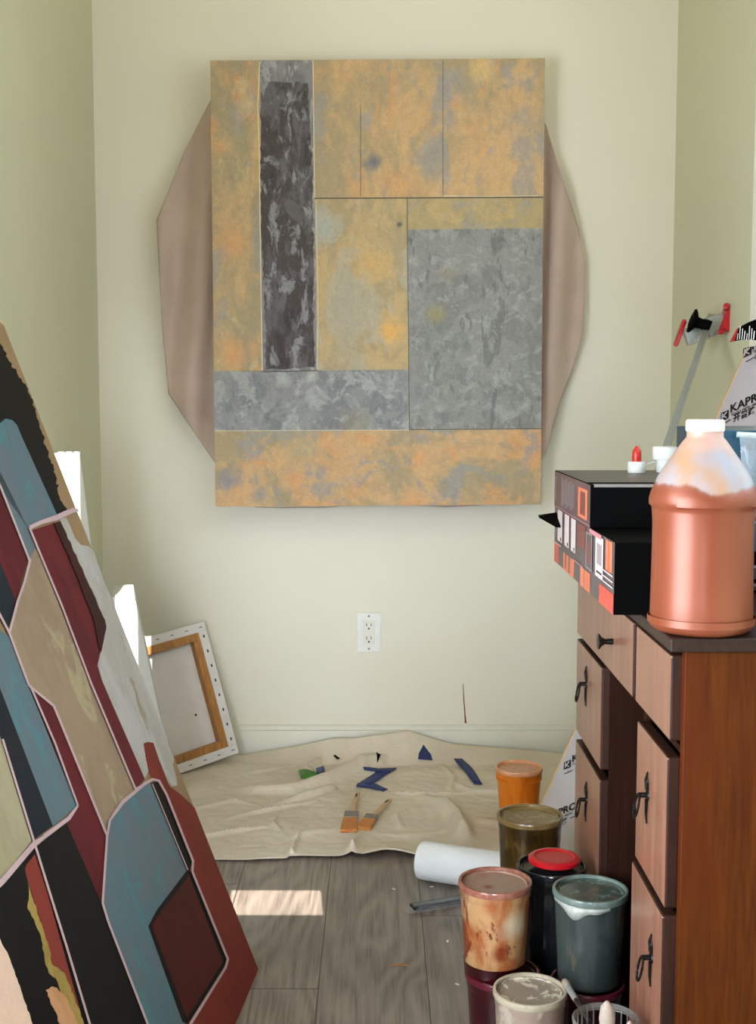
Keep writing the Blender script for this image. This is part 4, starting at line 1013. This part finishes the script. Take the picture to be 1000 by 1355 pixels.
    b = BM(); y0 = nt.y; zz = nt.z; zt2 = ft.z + .004; g = .0008; XU = XBX - .001
    add_hexa(b, [Vector((XU, y0, zl + g)), Vector((Xr + .05, y0, zl + g)), Vector((Xr + .05, yF, zl + g)), Vector((XU, yF, zl + g)), Vector((XU, y0, zz)), Vector((Xr + .05, y0, zz)), Vector((Xr + .05, yF, zz)), Vector((XU, yF, zz))], 0)
    PL2 = Vector((XU, 0, 0)); off_ = [.0004]
    def zpx2(Y, z): v = Vector((XU, Y, z)) - CO; return (500 + FPX * v.x / v.dot(Fv), 677.5 - FPX * v.dot(Uv) / v.dot(Fv))
    def uv2(u, v): return zpx2(1 / ((1 - u) / yF + u / y0), zl + g + (zz - zl - g) * v)
    def quad2(u0, v0, u1, v1, mi): add_poly_px(b, [uv2(u0, v0), uv2(u1, v0), uv2(u1, v1), uv2(u0, v1)], PL2, NX, off_[0], mi); off_[0] += .00006
    quad2(0, 0, .985, .985, 1); quad2(0, .015, .98, .03, 5)
    for k in range(9):
        u = .20 + k * .042; quad2(u, .14 + .05 * (k % 3), u + .016, .90 - .04 * ((k * 2) % 3), 2)
    quad2(.66, .12, .92, .84, 3); quad2(.72, .2, .86, .76, 4); quad2(.04, .2, .06, .85, 2)
    # lighter printed top
    px = lambda v: on_plane
    tz = zz + .0003
    vs = [b.verts.new(v) for v in (Vector((XU + .001, y0 + .05, tz)), Vector((Xr + .048, y0 + .05, tz)), Vector((Xr + .048, yF - .001, tz)), Vector((XU + .001, yF - .001, tz)))]; b.faces.new(vs).material_index = 6
    add_text(b, 'TENSH', lambda u, v: Vector((XU + .085 + u, 1.90 + v, tz + .0004)), .032, 7)
    # pale inner edge showing at the opening
    add_box(b, (XU + .004, y0 - .0006, zz - .0035), (Xr + .05, y0 + .008, zz + .0006), 7)
    obj('carton_body', b, [M_black, m_pur, m_tx, m_or, m_dr, m_pk, plain('carton_top_grey', (70, 66, 60), .4), plain('carton_inner', (120, 116, 110), .6)], t, world=True)
    # front opening: a dark recess with standing flap
    b = BM(); add_box(b, (XU + .0005, y0 - .0022, zl + .001), (Xr + .05, y0 - .0008, zz - .0035)); obj('front_flap', b, M_black, t, world=True)
    return zz
top_box_z = cartons()

# glue tub with a red nozzle and the white jar behind, on the upper carton
c = pt(842, 619, Y=2.06); zb = top_box_z + .0008
t = thing('glue_bottle', 'small white tub with pointed red nozzle cap standing on the black carton', 'glue bottle', (c.x, 2.06, zb))
k = 2.07 / FPX; hb = pt(842, 611, Y=2.06).z - zb; ht = pt(842, 590, Y=2.06).z - zb
b = BM(); add_lathe(b, [(0, 0), (11 * k, 0), (11.5 * k, .002), (11.5 * k, hb - .002), (10.5 * k, hb), (6.6 * k, hb + .0005), (0, hb + .0005)], 40); obj('tub_body', b, M_white, t, smooth=True)
b = BM(); add_lathe(b, [(6.2 * k, hb), (6.2 * k, hb + .010), (5.6 * k, hb + .018), (3.5 * k, ht - .004), (1.2 * k, ht), (0, ht)], 28); obj('nozzle_cap', b, M_redcap, t, smooth=True)
c2 = pt(884, 602, Y=2.07); hj = pt(884, 591, Y=2.07).z - zb; hr = pt(884, 608, Y=2.07).z - zb
t = thing('white_jar', 'white lidded jar partly hidden behind the copper jug, on the black carton', 'jar', (c2.x, 2.07, zb))
b = BM(); add_lathe(b, [(0, 0), (15 * k, 0), (16 * k, .003), (16 * k, hr), (0, hr)], 40); obj('jar_body', b, M_white, t, smooth=True)
b = BM(); add_lathe(b, [(0, hr), (20 * k, hr), (20.5 * k, hr + .002), (20.5 * k, hj - .002), (19.5 * k, hj), (0, hj)], 48); obj('jar_lid', b, M_white, t, smooth=True)
b = BM(); w0 = Vector((c.x + 11 * k, 2.06, zb + hb * .45)); w1 = Vector((c2.x - 16 * k, 2.065, zb + hb * .9))
add_tube(b, [w0, w0.lerp(w1, .3) + Vector((0, 0, .004)), w0.lerp(w1, .7) + Vector((0, 0, .004)), w1], .0011, 8); tag(obj('loose_string', b, M_white, smooth=True), 'thin white string between the red capped tub and the white jar', 'string')

# ------------------------------------------------------------------ bar clamp leaning on the right wall
def clamp():
    top = pt(941, 417, Y=2.98); low = pt(833, 741, Z=0.7415); low = pt(831, 738, Y=2.13); low.z = max(low.z, 0.742)
    d = (top - low); L = d.length; d.normalize()
    t = thing('bar_clamp', 'steel bar clamp with red jaw pads and black knob leaning against the right wall', 'clamp', low)
    b = BM(); s = Vector((1, 0, 0)); add_bar(b, low, top, .0145, .006, s)
    sv = (s - d * s.dot(d)).normalized(); n = sv.cross(d); n = n if n.y < 0 else -n
    for o_ in (-.0058, .0008, .0058): add_bar(b, low + n * .004 + sv * o_, top + n * .004 + sv * o_, .0022, .003, s)
    obj('bar', b, M_steel, t, world=True, bevel=.0008)
    Yc = top.y - .03
    def Q(x, y, dy=0): return pt(x, y, Y=Yc + dy)
    a = Q(906, 447); c_ = Q(966, 428)
    ax = (c_ - a).normalized(); upv = ax.cross(Vector((0, 1, 0))); upv = upv if upv.z > 0 else -upv
    b = BM(); add_bar(b, a, Q(934, 437), .040, .022, upv); add_bar(b, Q(934, 434), Q(958, 427), .046, .026, upv); obj('jaw_body', b, M_steel, t, world=True, bevel=.003)
    b = BM(); add_bar(b, Q(894, 456), Q(905, 425), .009, .022, ax); add_tube(b, [Q(894, 456, -.01), Q(894, 456, .012)], .005, 10); add_tube(b, [Q(905, 425, -.01), Q(905, 425, .012)], .005, 10)
    obj('jaw_pad', b, M_red, t, world=True, bevel=.002)
    b = BM(); add_bar(b, Q(955, 438), Q(967, 408), .024, .050, ax); add_tube(b, [Q(950, 440, -.03), Q(958, 438, -.03)], .006, 10); add_tube(b, [Q(961, 405, -.03), Q(961, 410, .02)], .008, 12)
    obj('jaw_pad', b, M_red, t, world=True, bevel=.003)
    # black knob in front of the jaw
    kp = pt(914, 424, Y=Yc - .035); kd = (pt(935, 431, Y=Yc - .04) - kp).normalized(); px_ = kd.cross(Vector((0, 1, 0))).normalized(); py_ = kd.cross(px_)
    b = BM(); add_lathe(b, [(0, -.004), (.012, -.003), (.0275, 0), (.0285, .004), (.024, .008), (.013, .014), (.0115, .026), (.014, .034), (.014, .046), (0, .046)], 40, mat=frame_mat(kp, px_, py_, kd))
    obj('knob', b, M_black, t, world=True, smooth=True)
clamp()

# ------------------------------------------------------------------ wrapped board leaning on the right wall behind the desk
def board():
    Yb = 2.64
    e0 = pt(692, 1123, Y=Yb); e1 = pt(990, 462, Y=Yb)
    ed = (e1 - e0).normalized(); e0 = e0 - ed * (e0.z / ed.z) ; Lb = (e1 - e0).length
    wd = Vector((0.01, -1, 0)); wd = (wd - ed * wd.dot(ed)).normalized()
    if wd.z < 0: pass
    W = 0.43; N = ed.cross(wd).normalized(); N = N if N.x < 0 else -N
    lift = max(0, -(e0 + wd * W).z) + .002
    e0 = e0 + Vector((0, 0, lift)); W_ = W
    t = thing('wrapped_board', 'white wrapped board with black lettering and wooden edge leaning behind the desk', 'board', e0)
    film = NT('wrap_film'); film.set(lin((204, 198, 208)), 0.3); nz = film.noise(film.coords((1, 1, .3)), 14, 3); film.bump(nz, .25, .004); film = film.m
    b = BM(); th = .02
    c = [e0, e0 + wd * W, e0 + wd * W - N * th, e0 - N * th]; add_hexa(b, c + [v + ed * Lb for v in c], 0)
    ink = 1; 
    for (x, y, s) in ((953.5, 558, 1.0), (746, 1019, .90), (983, 474, 1.1)):
        add_poly_px(b, [(x, y), (x + .6, y - 11 * s), (x + 11 * s, y - 15.5 * s), (x + 10.4 * s, y - 4.5 * s)], e0, N, .0010, 1)
        for l in ([(x + 3, y - 10.5 * s), (x + 2.8, y - 3.0)], [(x + 8.8 * s, y - 12.6 * s), (x + 3.8, y - 6.6 * s), (x + 8.6 * s, y - 5.2 * s)]): add_line_px(b, l, 1.6 * s, e0, N, .0016, 0)
    for (x, y, sz, an) in ((966, 547, 15, 25), (757, 1009, 12.5, 25), (722, 1087, 12.5, 23), (995, 463, 14, 25)):
        px_text(b, 'KAPRO', x, y, sz, an, e0, N, .0012, 1, 1.1, .35); px_text(b, 'TOOLS WITH VISION', x + 1.5, y + 4.2, sz * .27, an, e0, N, .0012, 1, 1.15, .1)
        px_text(b, '开普路', x + 4, y + 11.5, sz * .72, an - 2, e0, N, .0012, 1, 1.0, .25)
    for l in ([(958, 561), (967, 555)], [(747, 1024.5), (758.5, 1019)], [(754.5, 1083), (763, 1079.5)], [(987, 479), (1000, 472)]): add_line_px(b, l, 1.0, e0, N, .0012, 1)
    for co, no in ((e0 + wd * W, wd), (e0 + ed * Lb, ed)): bmesh.ops.bisect_plane(b, geom=b.verts[:] + b.edges[:] + b.faces[:], plane_co=co + no * .0005, plane_no=no, clear_outer=True)
    obj('printed_wrap', b, [film, plain('ink_black', (8, 8, 8), .6, Specular_IOR_Level=.1)], t, world=True)
    b = BM(); a = e0 - wd * .006 - N * th * .5; add_bar(b, a, a + ed * Lb, .012, th * 1.1, wd); obj('wooden_edge', b, wood('board_edge_wood', (206, 168, 122), (232, 200, 158), 30, 'Z', .5, .2), t, world=True)
    return e0, ed, wd, N, Lb
be0, bed, bwd, bN, bL = board()

# black printed label curling over the board's top
def label_card():
    b = BM(); n = 16; g = []; Yl = 2.55
    for i in range(n + 1):
        s = i / n; x = 965 + 55 * s; yt = 455 - 0; 
        topy = 418 + 20 * (1 - s) ** 2.2 + 1.0; boty = 453 + 3 * s - 5 * math.sin(s * 3.1)
        if s < .05: topy = 440
        Yd = Yl - .10 * math.sin(s * 1.5)
        g.append((b.verts.new(pt(x + (5 if i else 7), topy, Y=Yd)), b.verts.new(pt(x, boty, Y=Yd))))
    for i in range(n):
        f = b.faces.new((g[i][0], g[i + 1][0], g[i + 1][1], g[i][1])); f.material_index = 1 if i < 2 else 0
    PLc = Vector((0, Yl - .105, 0)); Nn = Vector((0, -1, 0))
    for k in range(8):
        x = 975 + 3.1 * k; y0 = 452 - (k % 2); Yd = Yl - .10 * math.sin(min(1, (x - 965) / 55) * 1.5) - .0015
        add_line_px(b, [(x, y0 - 2), (x + 1.2, 441 - 3.2 * ((k * 3) % 4))], 1.0, Vector((0, Yd, 0)), Nn, 0, 2)
    o = obj('printed_label', b, [M_black, M_red, M_white]); 
    return tag(o, 'black and red printed label card with white lines of text, above the lettered board', 'label')
label_card()

# ------------------------------------------------------------------ packages at right behind the jug
def right_stack():
    Yt = 1.78
    a = pt(957, 569, Y=Yt); lo = pt(960, 731, Y=Yt)
    m_teal = plain('teal_card', (18, 62, 82), 0.35, var=.15, scale=12)
    x0 = a.x
    org = lo.z
    # drawer organiser beneath
    t = thing('parts_organizer', 'dark organizer with grey drawer edges on the desk right of the copper jug', 'organizer', (x0 + .14, Yt + .16, .7405))
    obj('case', box((x0 - .004, Yt + .004, .7405), (.795, Yt + .30, org - .001)), M_black, t, world=True, bevel=.002)
    for (y0, y1, c) in ((748, 766, (44, 60, 76)), (772, 786, (60, 64, 72))):
        z1 = pt(980, y0, Y=Yt).z; z0 = max(.7445, pt(980, y1, Y=Yt).z)
        d = obj('drawer', box((x0 + .003, Yt - .004, z0), (.79, Yt + .0045, z1)), plain('organizer_drawer', c, .3), t, world=True, bevel=.001)
        b = BM(); add_box(b, (x0 + .003, Yt - .007, z1 - .003), (.79, Yt - .0035, z1)); e = obj('drawer_lip', b, plain('organizer_lip', (132, 140, 150), .3), d); e.location = -t.location
    t = thing('teal_box', 'dark teal box stacked on the organizer behind the copper jug', 'box', (x0 + .14, Yt + .16, org))
    obj('box_body', box((x0, Yt, org), (.795, Yt + .28, a.z)), m_teal, t, world=True, bevel=.002)
    for k, (x, y) in enumerate(((984, 655), (990, 690))):
        b = BM(); add_box(b, tuple(pt(x, y + 3, Y=Yt - .0004)), tuple(pt(x + 14, y, Y=Yt))); obj('printed_stripe', b, plain('teal_light', (60, 110, 128), .4), t, world=True)
    # clear blister pouch hung over its front
    Yp = Yt - .010
    t = thing('clear_pouch', 'clear plastic pouch with white hang bar in front of the teal box', 'pouch', pt(990, 600, Y=Yp))
    b = BM(); add_tube(b, [pt(975, 575, Y=Yp), pt(1015, 577, Y=Yp)], .0042, 12); obj('hang_bar', b, plain('frosted_bar', (176, 186, 184), .3), t, smooth=True, world=True)
    b = BM(); g = []
    for i in range(9):
        row = []
        for j in range(13):
            u, v = i / 8, j / 12; x = 978 + 34 * u + 2 * math.sin(v * 5); y = 578 + 105 * v
            Yq = Yp - .004 - .014 * math.sin(math.pi * min(1, u * 1.1)) * math.sin(math.pi * v) + .003 * noise.noise(Vector((u * 4, v * 9, 0)))
            row.append(b.verts.new(pt(x, y, Y=Yq)))
        g.append(row)
    for i in range(8):
        for j in range(12): b.faces.new((g[i][j], g[i + 1][j], g[i + 1][j + 1], g[i][j + 1]))
    tm = NT('pouch_film'); tm.set((.85, .92, .95, 1), .08, 0, Alpha=.22); obj('pouch_film', b, tm.m, t, smooth=True, world=True)
    b = BM(); add_box(b, tuple(pt(987, 596, Y=Yp - .004)), tuple(pt(994, 586, Y=Yp - .001))); obj('hang_hole', b, M_dark_slot, t, world=True)
right_stack()
